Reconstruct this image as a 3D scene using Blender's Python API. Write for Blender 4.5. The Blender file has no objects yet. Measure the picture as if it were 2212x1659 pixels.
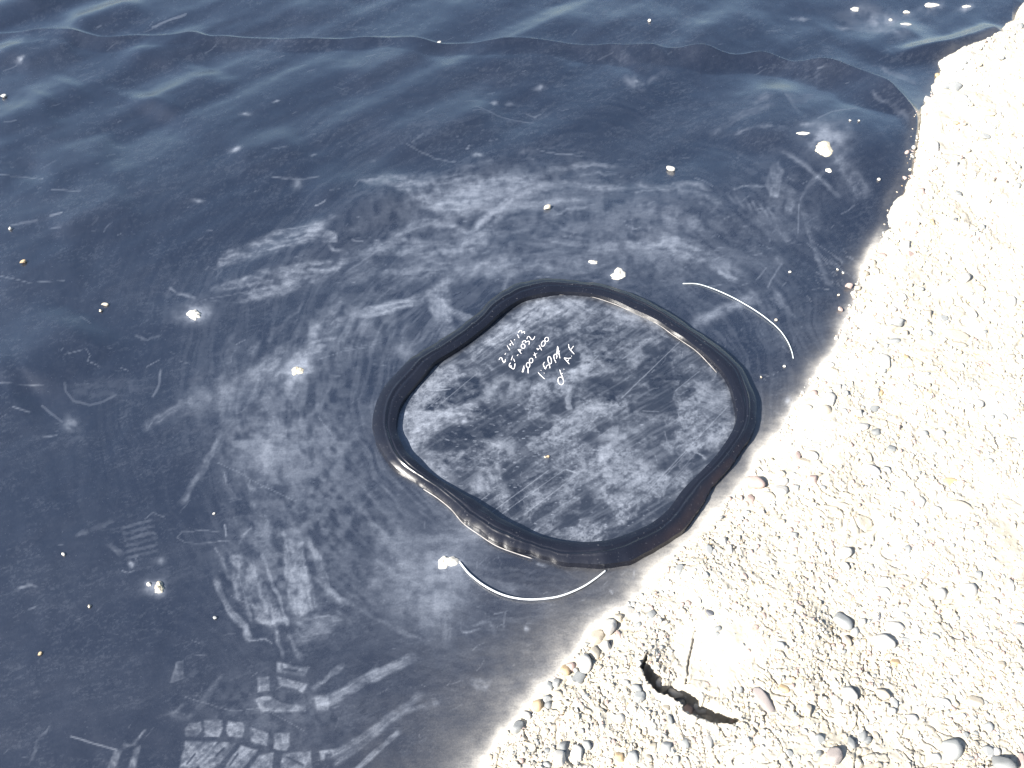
import bpy, math, random
import numpy as np
from mathutils import Vector

random.seed(7)
rng = np.random.default_rng(11)
sc = bpy.context.scene
col = sc.collection
R = math.radians

# ------------------------------------------------------------------ camera
CAM_H, PITCH, FOV = 1.20, R(50.0), R(54.0)
W0, H0 = 2212.0, 1659.0                       # measuring grid the photograph was read on
FPX = (W0 / 2) / math.tan(FOV / 2)
cam_d = bpy.data.cameras.new('camera')
cam = bpy.data.objects.new('camera', cam_d)
col.objects.link(cam)
cam.location = (0, 0, CAM_H)
cam.rotation_euler = (math.pi / 2 - PITCH, 0, 0)
cam_d.sensor_fit = 'HORIZONTAL'
cam_d.angle = FOV
cam_d.clip_start = 0.02
cam_d.clip_end = 500
sc.camera = cam

# ------------------------------------------------------------------ sky, sun, exposure
SUN_EL, SUN_AZ = R(38.0), R(238.0)            # azimuth clockwise from +Y
world = bpy.data.worlds.new('World')
sc.world = world
world.use_nodes = True
wn = world.node_tree.nodes
sky = wn.new('ShaderNodeTexSky')
sky.sky_type = 'NISHITA'
sky.sun_disc = False
sky.sun_elevation = SUN_EL
sky.sun_rotation = SUN_AZ
world.node_tree.links.new(sky.outputs[0], wn['Background'].inputs[0])
wn['Background'].inputs[1].default_value = 0.06
sun_d = bpy.data.lights.new('sun', 'SUN')
sun_d.energy = 5.0
sun_d.angle = R(0.5)
sun_d.color = (1.0, 0.95, 0.87)
sun = bpy.data.objects.new('sun', sun_d)
col.objects.link(sun)
sdir = Vector((math.sin(SUN_AZ) * math.cos(SUN_EL), math.cos(SUN_AZ) * math.cos(SUN_EL), math.sin(SUN_EL)))
sun.rotation_euler = sdir.to_track_quat('Z', 'Y').to_euler()
sun.location = sdir * 10
sc.view_settings.view_transform = 'Standard'
sc.view_settings.look = 'None'
sc.view_settings.exposure = 1.75
sc.view_settings.gamma = 1.0
sc.view_settings.use_curve_mapping = False

# ------------------------------------------------------------------ point helpers
CP, SP = math.cos(PITCH), math.sin(PITCH)

def at(u, v, z=0.0):
    """the place on the plane of height z seen at grid point (u, v)"""
    a = (np.asarray(u, float) - W0 / 2) / FPX
    b = (H0 / 2 - np.asarray(v, float)) / FPX
    dy = CP + b * SP
    dz = -SP + b * CP
    t = (z - CAM_H) / dz
    return a * t, dy * t

def uv(x, y, z=0.0):
    x = np.asarray(x, float); y = np.asarray(y, float)
    dep = y * CP - (z - CAM_H) * SP
    dep = np.where(dep < 0.05, 0.05, dep)
    up = y * SP + (z - CAM_H) * CP
    return W0 / 2 + FPX * x / dep, H0 / 2 - FPX * up / dep

def depth_at(y, z=0.0):
    return y * CP - (z - CAM_H) * SP

def frame(ox, oy, s):
    """read-off helper: enlarged view coordinates to grid coordinates"""
    return lambda pts: [(ox + s * p[0], oy + s * p[1]) for p in pts]

K = 0.3337
c1 = frame(0, 0, K); c2 = frame(736.8, 0, K); c3 = frame(1473.6, 0, K)
c4 = frame(0, 553, K); c5 = frame(736.8, 553, K); c6 = frame(1473.6, 553, K)
c7 = frame(0, 1105.2, K); c8 = frame(736.8, 1105.2, K); c9 = frame(1473.6, 1105.2, K)
cT = frame(1013.4, 680.4, 0.1309)
r1 = frame(796.2, 738.3, .1963); r2 = frame(1158.1, 738.3, .1963); r3 = frame(1375.2, 217.1, .2618)
r4 = frame(1302.8, 1266.7, .1963); r5 = frame(398.1, 434.3, .2618)

def smooth(t):
    t = np.clip(t, 0, 1)
    return t * t * (3 - 2 * t)

# ------------------------------------------------------------------ noise
def vnoise(x, y, seed=0):
    tab = np.random.default_rng(1000 + seed).random((256, 256))
    xi = np.floor(x).astype(np.int64); yi = np.floor(y).astype(np.int64)
    fx = x - xi; fy = y - yi
    fx = fx * fx * fx * (fx * (fx * 6 - 15) + 10); fy = fy * fy * fy * (fy * (fy * 6 - 15) + 10)
    x0 = xi & 255; x1 = (xi + 1) & 255; y0 = yi & 255; y1 = (yi + 1) & 255
    a = tab[x0, y0]; b = tab[x1, y0]; c = tab[x0, y1]; d = tab[x1, y1]
    return (a + (b - a) * fx) * (1 - fy) + (c + (d - c) * fx) * fy

def fbm(x, y, oct=4, seed=0, gain=.5):
    s = 0; amp = 1; tot = 0
    for i in range(oct):
        ca, sa = math.cos(i * 1.1), math.sin(i * 1.1)
        s = s + amp * vnoise(x * ca - y * sa + 17.3 * i, x * sa + y * ca + 5.1 * i, seed + i)
        tot += amp; amp *= gain
        x = x * 2.03; y = y * 2.03
    return s / tot

def polydist(x, y, pts):
    """distance to a polyline, length along it, signed offset across it"""
    best = np.full(x.shape, 1e9); along = np.zeros(x.shape); side = np.zeros(x.shape)
    run = 0.0
    for (ax, ay), (bx, by) in zip(pts[:-1], pts[1:]):
        dx, dy = bx - ax, by - ay
        L2 = dx * dx + dy * dy + 1e-12
        L = math.sqrt(L2)
        t = np.clip(((x - ax) * dx + (y - ay) * dy) / L2, 0, 1)
        ex = x - ax - t * dx; ey = y - ay - t * dy
        d = np.sqrt(ex * ex + ey * ey)
        m = d < best
        best = np.where(m, d, best)
        along = np.where(m, run + t * L, along)
        side = np.where(m, np.sign(dx * (y - ay) - dy * (x - ax)), side)
        run += L
    return best, along, side, run

def inside(x, y, pts):
    r = np.zeros(x.shape, bool)
    n = len(pts)
    for i in range(n):
        ax, ay = pts[i]; bx, by = pts[(i + 1) % n]
        if ay == by: continue
        c = ((ay > y) != (by > y)) & (x < (bx - ax) * (y - ay) / (by - ay) + ax)
        r ^= c
    return r

# ------------------------------------------------------------------ shape of the place
EDGE = [(2420, -240), (2300, -110), (2212, 6), (2190, 40), (2150, 75), (2100, 98), (2042, 118), (2025, 150), (1992, 210),
        (1969, 250), (1956, 300), (1950, 345), (1945, 392), (1922, 430), (1905, 480), (1880, 545), (1862, 590),
        (1848, 640), (1830, 690), (1800, 740), (1768, 790), (1738, 840), (1705, 900), (1665, 960), (1612, 1035),
        (1540, 1110), (1462, 1190), (1395, 1262), (1318, 1330), (1262, 1385), (1205, 1450), (1140, 1525), (1085, 1592), (1030, 1662),
        (940, 1780), (840, 1900)]
ex, ey = at([p[0] for p in EDGE], [p[1] for p in EDGE])
EDGE_W = list(zip(ex.tolist(), ey.tolist()))
EDGE_W = [(EDGE_W[0][0] + 30, EDGE_W[0][1] + 45)] + EDGE_W + [(EDGE_W[-1][0] - 1.2, EDGE_W[-1][1] - 2.0)]

def edge_d(x, y):
    """metres into the gravel (negative on the sheet)"""
    d, _, s, _ = polydist(x, y, EDGE_W)
    d = d * s                                  # travelling towards the camera the gravel lies to the left
    return d + (fbm(x * 22, y * 22, 3, 40) - .5) * .018

# long stiff fold across the sheet
CREST = c1([(-300, 190), (0, 205), (180, 203), (270, 187), (400, 195), (550, 222), (700, 240), (900, 217), (1010, 222), (1130, 222),
            (1250, 198), (1340, 225), (1440, 220), (1580, 222), (1740, 220), (1860, 242), (2200, 236)]) + \
        c2([(280, 232), (500, 258), (640, 288), (760, 278), (900, 292), (1180, 276), (1420, 295), (1640, 318), (1740, 308), (1830, 325), (2000, 322), (2130, 345)]) + \
        c3([(120, 330), (270, 365), (400, 362), (500, 350), (620, 385), (760, 430), (900, 435), (1050, 480), (1200, 550), (1330, 650), (1430, 735), (1478, 800), (1490, 900), (1480, 1010)])
cx_, cy_ = at([p[0] for p in CREST], [p[1] + 7 for p in CREST])
def chaikin(P, n=2):
    for _ in range(n):
        Q = [P[0]]
        for a, b in zip(P[:-1], P[1:]):
            Q += [(.75 * a[0] + .25 * b[0], .75 * a[1] + .25 * b[1]), (.25 * a[0] + .75 * b[0], .25 * a[1] + .75 * b[1])]
        P = Q + [P[-1]]
    return P
CREST_W = chaikin(list(zip(cx_.tolist(), cy_.tolist())), 2)

RIDGES = []          # soft waves: (start, end, height m, half width m)
def ridge(p, q, h, w, f): RIDGES.append((f([p])[0], f([q])[0], h, w))
for p, q, h, w in [((-250, 130), (340, -30), 9, 40), ((140, 40), (560, -120), 6, 34), ((440, 170), (900, 20), 9, 34), ((560, 175), (1300, 60), 3, 40),
                   ((-60, 380), (600, 240), 9, 34), ((120, 440), (480, 310), 7, 30), ((800, 370), (1330, 270), 8, 36),
                   ((960, 720), (1330, 460), 11, 60), ((860, 620), (1100, 420), -5, 60), ((-120, 850), (360, 700), 8, 50), ((240, 680), (480, 540), 5, 40),
                   ((240, 1130), (740, 930), 9, 42), ((-60, 1180), (420, 1250), 4, 30), ((380, 1520), (840, 1310), 6, 40),
                   ((1500, 1040), (1930, 930), 6, 45), ((1300, 60), (1900, -60), 4, 50), ((1900, 120), (2300, 40), 5, 40), ((1500, 620), (2150, 380), 3, 60),
                   ((700, 1090), (1150, 800), -6, 70)]:
    ridge(p, q, h * .001, w * .001, c1)
for p, q, h, w in [((60, 560), (580, 335), 9, 42), ((250, 960), (1000, 740), 9, 60), ((920, 480), (1450, 360), 9, 42), ((1840, 440), (2060, 360), 8, 34),
                   ((-200, 1270), (420, 1270), 8, 50), ((400, 1290), (850, 1420), 4, 40), ((650, 60), (1200, -20), 4, 40), ((900, 220), (1500, 90), 4, 50),
                   ((1500, 200), (2150, 120), 5, 45), ((1250, 690), (1820, 430), 4, 50)]:
    ridge(p, q, h * .001, w * .001, c2)
for p, q, h, w in [((0, 250), (520, 120), 4, 40), ((560, 330), (1000, 200), 4, 40), ((480, 1000), (600, 560), 10, 50), ((1100, 330), (1560, 190), 8, 45),
                   ((700, 60), (1300, -20), 4, 40)]:
    ridge(p, q, h * .001, w * .001, c3)
for p, q, h, w in [((60, 830), (520, 430), 11, 60), ((-300, 1000), (120, 800), 7, 70), ((-40, 160), (560, 20), 5, 50)]:
    ridge(p, q, h * .001, w * .001, c4)
RIDGES_W = []
for (p, q, h, w) in RIDGES:
    x, y = at([p[0], q[0]], [p[1] - 6, q[1] - 6])
    RIDGES_W.append(((x[0], y[0]), (x[1], y[1]), h, w))
# the buckle where the sheet goes under the gravel, top right
BK = c3([(1380, 365), (1560, 335), (1720, 310), (1880, 268), (2000, 225)])
bx_, by_ = at([p[0] for p in BK], [p[1] for p in BK])
BK_W = list(zip(bx_.tolist(), by_.tolist()))
PCX, PCY = [float(v) for v in at(1215, 910)]

def liner_z(x, y, d=None):
    if d is None: d = edge_d(x, y)
    u, v = uv(x, y)
    flat = smooth((np.hypot((u - 1215) / 1.25, v - 910) - 330) / 260)          # the patch lies flat
    z = np.zeros(x.shape)
    calm = smooth((760 - v + .18 * u * 0) / 420) * .8 + .2
    # low waves, long in one direction
    a = R(42)
    p = x * math.cos(a) + y * math.sin(a); q = -x * math.sin(a) + y * math.cos(a)
    z += ((fbm(p * 1.0, q * 5.0, 2, 3) - .5) * .024 + (fbm(p * 1.6, q * 13, 2, 8) - .5) * .007) * calm * flat
    for (A, B, h, w) in RIDGES_W:
        L = math.hypot(B[0] - A[0], B[1] - A[1])
        tx, ty = (B[0] - A[0]) / L, (B[1] - A[1]) / L
        s = (x - A[0]) * tx + (y - A[1]) * ty
        c = -(x - A[0]) * ty + (y - A[1]) * tx
        env = smooth((s + .12 * L) / (.35 * L)) * smooth((1.12 * L - s) / (.35 * L))
        ww = np.where(c > 0, w * 1.15, w * 1.45)
        z += h * .98 * env * np.exp(-(c / ww) ** 2) * flat
    dd, al, sd, run = polydist(x, y, CREST_W)
    s = al / run
    hump = .75 + .5 * fbm(al * 9, al * 0 + 3.3, 2, 60) + .16 * np.sin(al * 36 + 2 * np.sin(al * 7))
    hh = (.0090 + .0115 * smooth((s - .40) / .5) + .017 * smooth((s - .78) / .15)) * hump * smooth((1.0 - s) / .13)
    wn_ = .018 + 2.5 * hh
    near = np.clip(1 - dd / wn_, 0, 1) ** 1.45
    farp = np.exp(-(dd / (.006 + .35 * hh)) ** 2)
    z += hh * np.where(sd > 0, farp, near)
    dd, al, sd, run = polydist(x, y, BK_W)
    z += .022 * np.exp(-(dd / .028) ** 2) * smooth((al + .05) / .15)
    bx0, by0 = at(1850, 300)
    z += .030 * np.exp(-(((x - bx0) / .20) ** 2 + ((y - by0) / .20) ** 2)) * smooth((.10 - d) / .1)
    z += (fbm(x * 30, y * 30, 2, 21) - .5) * .0011
    z -= smooth((d - .012) / .05) * .07
    return z

TR_A = r4([(455, 830), (400, 900), (385, 1010), (440, 1120), (520, 1220), (680, 1290), (800, 1370), (850, 1470), (1000, 1560), (1140, 1620), (1280, 1640), (1430, 1600)])
TR_B = [(q[0] + 5, q[1] - 11) for q in r4([(1440, 1580), (1330, 1530), (1160, 1470), (1110, 1410), (1020, 1410), (980, 1330), (870, 1240), (720, 1190), (610, 1200), (600, 1110), (500, 1010), (430, 970), (450, 900), (500, 850)])]
CRACKS = [r4([(1005, 430), (985, 500), (988, 600), (970, 700), (945, 830), (920, 930), (900, 1050), (890, 1140)]),
          c9([(1085, 1340), (1130, 1400), (1160, 1440)]), c9([(1430, 1570), (1500, 1625)]), c3([(1655, 910), (1668, 960)])]

def ground_z(x, y, d=None):
    if d is None: d = edge_d(x, y)
    u, v = uv(x, y)
    edge_steep = smooth((560 - v) / 200)
    h = .020 * smooth(d / (.06 - .035 * edge_steep)) + .030 * smooth(d / .45) + .018 * edge_steep * smooth(d / .05)
    h = np.where(d < 0, np.maximum(-.05, d * 1.2) - .004, h)
    g = smooth(d / .02)
    h = h + g * ((fbm(x * 9, y * 9, 3, 70) - .5) * .022 + (fbm(x * 45, y * 45, 3, 71) - .5) * .0042)
    sm = np.exp(-(((u - 1545) / 95) ** 2 + ((v - 1420) / 85) ** 2) ** 2)        # the smooth dried crust
    lump = fbm(x * 150, y * 150, 2, 72)
    lump = np.maximum(0, lump - .5) * 2
    for sc_, dp, sd_ in ((42, .0042, 78), (85, .0030, 79)):
        nz = fbm(x * sc_ + 3 * fbm(x * 20, y * 20, 2, 87), y * sc_, 2, sd_)
        msk = smooth((fbm(x * 14, y * 14, 2, sd_ + 5) - .40) / .14)
        h = h - g * (1 - .9 * sm) * dp * msk * np.exp(-((nz - .5) / .030) ** 2)
    bare = .25 + 1.0 * smooth((fbm(x * 7, y * 7, 2, 900) - .33) / .28)
    h = h + g * bare * (1 - .8 * sm) * (lump * .0026 + (vnoise(x * 330, y * 330, 77) - .5) * .0012)
    near = (u > 1250) & (u < 1720) & (v > 1250) & (v < 1700)
    if near.any():
        un, vn = u[near], v[near]
        tw = (fbm(un / 14, vn / 14, 3, 80) - .5) * 12
        tv = (fbm(un / 14 + 40, vn / 14, 3, 81) - .5) * 12
        poly = TR_A + TR_B
        ins = inside(un + tw, vn + tv, poly)
        dA = polydist(un + tw, vn + tv, TR_A)[0]
        dB = polydist(un + tw, vn + tv, TR_B)[0]
        cut = np.where(ins, .034 * smooth(dA / 2.5) * (.55 + .45 * smooth(dB / 6.0)), 0)
        lip = np.where(~ins, .005 * np.exp(-(dA / 16) ** 2), 0)
        hn = h[near]; hn = hn - cut + lip
        dc = polydist(un + tw * .55, vn, CRACKS[0])[0]
        hn -= .0075 * np.exp(-(dc / 1.9) ** 2) * smooth((fbm(un / 9, vn / 9, 2, 83) - .28) / .25)
        h[near] = hn
    for cr in CRACKS[1:]:
        us = [p[0] for p in cr]; vs = [p[1] for p in cr]
        m = (u > min(us) - 20) & (u < max(us) + 20) & (v > min(vs) - 20) & (v < max(vs) + 20)
        if m.any():
            h[m] -= .0032 * np.exp(-(polydist(u[m] + 9 * (fbm(u[m] / 12, v[m] / 12, 2, 84) - .5), v[m], cr)[0] / 1.8) ** 2)
    return h

def one(f, x, y):
    return float(f(np.array([float(x)]), np.array([float(y)]))[0])

def on_surface(u, v, f):
    x, y = at(u, v)
    for _ in range(4):
        z = one(f, x, y)
        x, y = at(u, v, z)
    return float(x), float(y), z

# ------------------------------------------------------------------ materials
def new_mat(name):
    m = bpy.data.materials.new(name)
    m.use_nodes = True
    nt = m.node_tree
    b = nt.nodes['Principled BSDF']
    return m, nt, b

def node(nt, typ, **kw):
    n = nt.nodes.new(typ)
    for k, v in kw.items():
        if k.startswith('i_'): n.inputs[k[2:].replace('_', ' ')].default_value = v
        else: setattr(n, k, v)
    return n

def mixc(nt, fac, a, b, mode='MIX'):
    n = nt.nodes.new('ShaderNodeMix'); n.data_type = 'RGBA'; n.blend_type = mode
    for idx, val in ((0, fac), (6, a), (7, b)):
        if hasattr(val, 'links'): nt.links.new(val, n.inputs[idx])
        else: n.inputs[idx].default_value = val if not isinstance(val, tuple) else (*val, 1)
    return n.outputs[2]

def math_n(nt, op, a, b=None, clamp=False):
    n = nt.nodes.new('ShaderNodeMath'); n.operation = op; n.use_clamp = clamp
    for i, val in ((0, a), (1, b)):
        if val is None: continue
        if hasattr(val, 'links'): nt.links.new(val, n.inputs[i])
        else: n.inputs[i].default_value = val
    return n.outputs[0]

def noise_n(nt, scale, detail=4, rough=.55, vec=None, dist=0):
    n = node(nt, 'ShaderNodeTexNoise')
    n.inputs['Scale'].default_value = scale; n.inputs['Detail'].default_value = detail
    n.inputs['Roughness'].default_value = rough; n.inputs['Distortion'].default_value = dist
    if vec is None:
        tc = nt.nodes.new('ShaderNodeTexCoord'); vec = tc.outputs['Object']
    nt.links.new(vec, n.inputs['Vector'])
    return n.outputs['Fac']

def ramp(nt, src, stops):
    n = nt.nodes.new('ShaderNodeValToRGB')
    e = n.color_ramp.elements
    while len(e) < len(stops): e.new(.5)
    for el, (p, c) in zip(e, stops):
        el.position = p; el.color = (*c, 1) if len(c) == 3 else c
    nt.links.new(src, n.inputs[0])
    return n.outputs[0]

def sheet_mat(name, base, rough0, rough1):
    """black polyethylene under dust: attribute 'dust' says where the dust lies, 'tan' where it is sand"""
    m, nt, b = new_mat(name)
    tc = nt.nodes.new('ShaderNodeTexCoord')
    ad = node(nt, 'ShaderNodeAttribute', attribute_name='dust')
    at_ = node(nt, 'ShaderNodeAttribute', attribute_name='tan')
    mp = node(nt, 'ShaderNodeMapping'); nt.links.new(tc.outputs['Object'], mp.inputs[0])
    mp.inputs['Rotation'].default_value = (0, 0, R(-24)); mp.inputs['Scale'].default_value = (1, 2.6, 1)
    streak = noise_n(nt, 55, 5, .6, mp.outputs[0])
    grain = noise_n(nt, 420, 3, .7, tc.outputs['Object'])
    speck = noise_n(nt, 240, 2, .5, tc.outputs['Object'])
    k = math_n(nt, 'MULTIPLY', math_n(nt, 'ADD', math_n(nt, 'MULTIPLY', streak, 1.0), math_n(nt, 'MULTIPLY', grain, 1.0)), ad.outputs['Fac'])
    spk = math_n(nt, 'MULTIPLY', math_n(nt, 'SUBTRACT', speck, .68, True), 3.0, True)
    fac = math_n(nt, 'ADD', k, math_n(nt, 'MULTIPLY', spk, .22), True)
    fac = math_n(nt, 'ADD', fac, math_n(nt, 'MULTIPLY', math_n(nt, 'SUBTRACT', math_n(nt, 'ADD', math_n(nt, 'MULTIPLY', grain, .5), math_n(nt, 'MULTIPLY', noise_n(nt, 900, 2, .7, tc.outputs['Object']), .5)), .40), .04), True)
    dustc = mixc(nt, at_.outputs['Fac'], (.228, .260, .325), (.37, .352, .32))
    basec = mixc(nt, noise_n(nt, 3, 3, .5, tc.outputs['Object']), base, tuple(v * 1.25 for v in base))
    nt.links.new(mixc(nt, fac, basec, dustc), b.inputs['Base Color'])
    r = node(nt, 'ShaderNodeMapRange'); nt.links.new(fac, r.inputs[0])
    r.inputs[1].default_value = 0; r.inputs[2].default_value = .6; r.inputs[3].default_value = rough0; r.inputs[4].default_value = rough1
    nt.links.new(r.outputs[0], b.inputs['Roughness'])
    b.inputs['IOR'].default_value = 1.6
    cw = math_n(nt, 'SUBTRACT', 1.0, math_n(nt, 'MULTIPLY', fac, 1.4), True)
    nt.links.new(cw, b.inputs['Coat Weight'])
    b.inputs['Coat Roughness'].default_value = .27
    b.inputs['Coat IOR'].default_value = 1.72
    b.inputs['Specular IOR Level'].default_value = .62
    bp = node(nt, 'ShaderNodeBump'); bp.inputs['Strength'].default_value = .12; bp.inputs['Distance'].default_value = .002
    nt.links.new(math_n(nt, 'ADD', streak, math_n(nt, 'MULTIPLY', grain, .5)), bp.inputs['Height'])
    nt.links.new(bp.outputs[0], b.inputs['Normal'])
    return m

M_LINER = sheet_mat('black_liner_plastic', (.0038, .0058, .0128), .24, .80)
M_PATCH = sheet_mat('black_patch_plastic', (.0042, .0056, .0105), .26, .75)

def bead_mat():
    m, nt, b = new_mat('extruded_black_plastic')
    tc = nt.nodes.new('ShaderNodeTexCoord')
    n1 = noise_n(nt, 8, 4, .6, tc.outputs['Object']); n2 = noise_n(nt, 300, 2, .5, tc.outputs['Object'])
    at_ = node(nt, 'ShaderNodeAttribute', attribute_name='tan')
    c = mixc(nt, n1, (.004, .005, .009), (.009, .010, .016))
    c = mixc(nt, math_n(nt, 'MULTIPLY', at_.outputs['Fac'], .3), c, (.04, .025, .02))
    dust = math_n(nt, 'MULTIPLY', math_n(nt, 'SUBTRACT', n2, .66, True), 1.2, True)
    c = mixc(nt, dust, c, (.3, .3, .32))
    b.inputs['IOR'].default_value = 1.48
    b.inputs['Coat Weight'].default_value = .12
    b.inputs['Coat Roughness'].default_value = .14
    b.inputs['Coat IOR'].default_value = 1.7
    nt.links.new(c, b.inputs['Base Color'])
    nt.links.new(ramp(nt, n1, [(.3, (.22,) * 3), (.7, (.32,) * 3)]), b.inputs['Roughness'])
    bp = node(nt, 'ShaderNodeBump'); bp.inputs['Strength'].default_value = .15; bp.inputs['Distance'].default_value = .002
    nt.links.new(noise_n(nt, 90, 3, .5, tc.outputs['Object']), bp.inputs['Height']); nt.links.new(bp.outputs[0], b.inputs['Normal'])
    return m
M_BEAD = bead_mat()

def simple(name, c0, c1, scale, rough=.85, bump=.0):
    m, nt, b = new_mat(name)
    tc = nt.nodes.new('ShaderNodeTexCoord')
    n = noise_n(nt, scale, 5, .62, tc.outputs['Object'])
    nt.links.new(ramp(nt, n, [(.3, c0), (.72, c1)]), b.inputs['Base Color'])
    b.inputs['Roughness'].default_value = rough
    if bump:
        bp = node(nt, 'ShaderNodeBump'); bp.inputs['Strength'].default_value = bump; bp.inputs['Distance'].default_value = .001
        nt.links.new(noise_n(nt, scale * 3, 3, .6, tc.outputs['Object']), bp.inputs['Height']); nt.links.new(bp.outputs[0], b.inputs['Normal'])
    return m

def ground_mat():
    m, nt, b = new_mat('sandy_gravel')
    tc = nt.nodes.new('ShaderNodeTexCoord')
    n1 = noise_n(nt, 7, 5, .6, tc.outputs['Object']); n2 = noise_n(nt, 60, 5, .65, tc.outputs['Object']); n3 = noise_n(nt, 420, 3, .7, tc.outputs['Object'])
    c = ramp(nt, n1, [(.3, (.345, .318, .262)), (.55, (.375, .35, .30)), (.75, (.40, .38, .34))])
    c = mixc(nt, math_n(nt, 'MULTIPLY', math_n(nt, 'SUBTRACT', n2, .45, True), 2.2, True), c, (.335, .295, .225))
    c = mixc(nt, math_n(nt, 'MULTIPLY', math_n(nt, 'SUBTRACT', n3, .58, True), 3, True), c, (.22, .195, .17))
    nt.links.new(c, b.inputs['Base Color'])
    b.inputs['Roughness'].default_value = .95
    b.inputs['Specular IOR Level'].default_value = .2
    bp = node(nt, 'ShaderNodeBump'); bp.inputs['Strength'].default_value = .4; bp.inputs['Distance'].default_value = .0012
    nt.links.new(math_n(nt, 'ADD', n3, n2), bp.inputs['Height']); nt.links.new(bp.outputs[0], b.inputs['Normal'])
    return m
M_GROUND = ground_mat()
STONE = {
    'cream': simple('cream_stone', (0.319, 0.281, 0.220), (0.395, 0.357, 0.296), 60, .8, .3),
    'white': simple('white_stone', (0.365, 0.350, 0.319), (0.471, 0.456, 0.426), 50, .75, .25),
    'grey': simple('grey_stone', (0.129, 0.137, 0.141), (0.198, 0.205, 0.205), 90, .75, .25),
    'pale grey': simple('pale_grey_stone', (0.205, 0.213, 0.213), (0.281, 0.289, 0.285), 80, .75, .25),
    'dark grey': simple('dark_grey_stone', (0.068, 0.072, 0.084), (0.114, 0.118, 0.129), 80, .7, .25),
    'pink': simple('pink_stone', (0.258, 0.190, 0.171), (0.334, 0.266, 0.243), 70, .8, .3),
    'tan': simple('tan_stone', (0.304, 0.213, 0.114), (0.380, 0.296, 0.198), 60, .8, .3),
    'speckled': simple('speckled_stone', (0.152, 0.129, 0.125), (0.319, 0.289, 0.274), 260, .85, .4),
}
M_SAND = simple('dry_white_sand', (.38, .36, .31), (.50, .48, .44), 90, .95, .5)
M_SANDC = simple('cream_sand', (.36, .32, .23), (.46, .42, .34), 90, .95, .5)
M_WIRE = simple('white_plastic_wire', (.52, .54, .56), (.6, .62, .63), 20, .35)
M_WIREC = simple('pale_metal_wire', (.34, .39, .41), (.46, .49, .5), 20, .4)
M_CHALK = simple('white_chalk_marker', (.62, .60, .61), (.74, .72, .73), 120, .8)
M_STRIP = simple('pale_strip_plastic', (.14, .135, .13), (.38, .36, .35), 45, .6)

# ------------------------------------------------------------------ mesh helpers
def tag(o, label=None, cat=None, group=None, kind=None):
    if label: o['label'] = label
    if cat: o['category'] = cat
    if group: o['group'] = group
    if kind: o['kind'] = kind
    return o

def mesh_np(name, verts, faces, mat, attrs=None, shade=True, parent=None):
    """faces: (n,4) or (n,3) int array"""
    verts = np.asarray(verts, np.float32); faces = np.asarray(faces, np.int32)
    me = bpy.data.meshes.new(name)
    n, k = faces.shape
    me.vertices.add(len(verts)); me.vertices.foreach_set('co', verts.ravel())
    me.loops.add(n * k); me.loops.foreach_set('vertex_index', faces.ravel())
    me.polygons.add(n)
    me.polygons.foreach_set('loop_start', np.arange(0, n * k, k, dtype=np.int32))
    me.polygons.foreach_set('loop_total', np.full(n, k, np.int32))
    me.polygons.foreach_set('use_smooth', np.full(n, shade, bool))
    me.update(calc_edges=True)
    for an, av in (attrs or {}).items():
        a = me.attributes.new(an, 'FLOAT', 'POINT')
        a.data.foreach_set('value', np.asarray(av, np.float32).ravel())
    me.materials.append(mat)
    o = bpy.data.objects.new(name, me)
    col.objects.link(o)
    if parent: o.parent = parent
    return o

def fan_grid(us, vs, ys_near, ys_far):
    """rows of constant distance, columns fanning out from the viewer's feet"""
    _, yv = at(np.full(len(vs), W0 / 2), vs)
    ys = np.concatenate([ys_near, yv, ys_far])
    s = np.maximum(depth_at(ys), .55)
    X = ((us[None, :] - W0 / 2) / FPX) * s[:, None]
    Y = np.repeat(ys[:, None], len(us), 1)
    return X, Y

def grid_faces(nr, nc, keep=None):
    i = np.arange(nr - 1)[:, None] * nc + np.arange(nc - 1)[None, :]
    f = np.stack([i, i + 1, i + nc + 1, i + nc], -1).reshape(-1, 4)
    if keep is not None:
        k = keep.ravel()
        f = f[k[f].any(1)]
    return f

def compact(verts, faces, attrs):
    used = np.unique(faces)
    mp = np.full(len(verts), -1); mp[used] = np.arange(len(used))
    return verts[used], mp[faces], {k: np.asarray(v).ravel()[used] for k, v in attrs.items()}

def tube(name, pts, rad, mat, parent=None, flat=1.0, sides=7):
    P = [Vector(p) for p in pts]
    vs, fs = [], []
    n = len(P)
    for i in range(n):
        t = (P[min(i + 1, n - 1)] - P[max(i - 1, 0)]).normalized()
        a = t.cross(Vector((0, 0, 1)))
        a = a.normalized() if a.length > 1e-6 else Vector((1, 0, 0))
        b = a.cross(t).normalized()
        rr = rad * (.72 if i in (0, n - 1) else 1)
        for k in range(sides):
            th = 2 * math.pi * k / sides
            vs.append(P[i] + a * (rr * math.cos(th)) + b * (rr * flat * math.sin(th)))
    for i in range(n - 1):
        for k in range(sides):
            k2 = (k + 1) % sides
            fs.append((i * sides + k, i * sides + k2, (i + 1) * sides + k2, (i + 1) * sides + k))
    fs.append(tuple(range(sides - 1, -1, -1))); fs.append(tuple((n - 1) * sides + k for k in range(sides)))
    return vs, fs

def py_mesh(name, vs, fs, mat, parent=None):
    me = bpy.data.meshes.new(name)
    me.from_pydata([tuple(v) for v in vs], [], fs)
    me.polygons.foreach_set('use_smooth', [True] * len(fs))
    me.materials.append(mat)
    o = bpy.data.objects.new(name, me)
    col.objects.link(o)
    if parent: o.parent = parent
    return o

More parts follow.
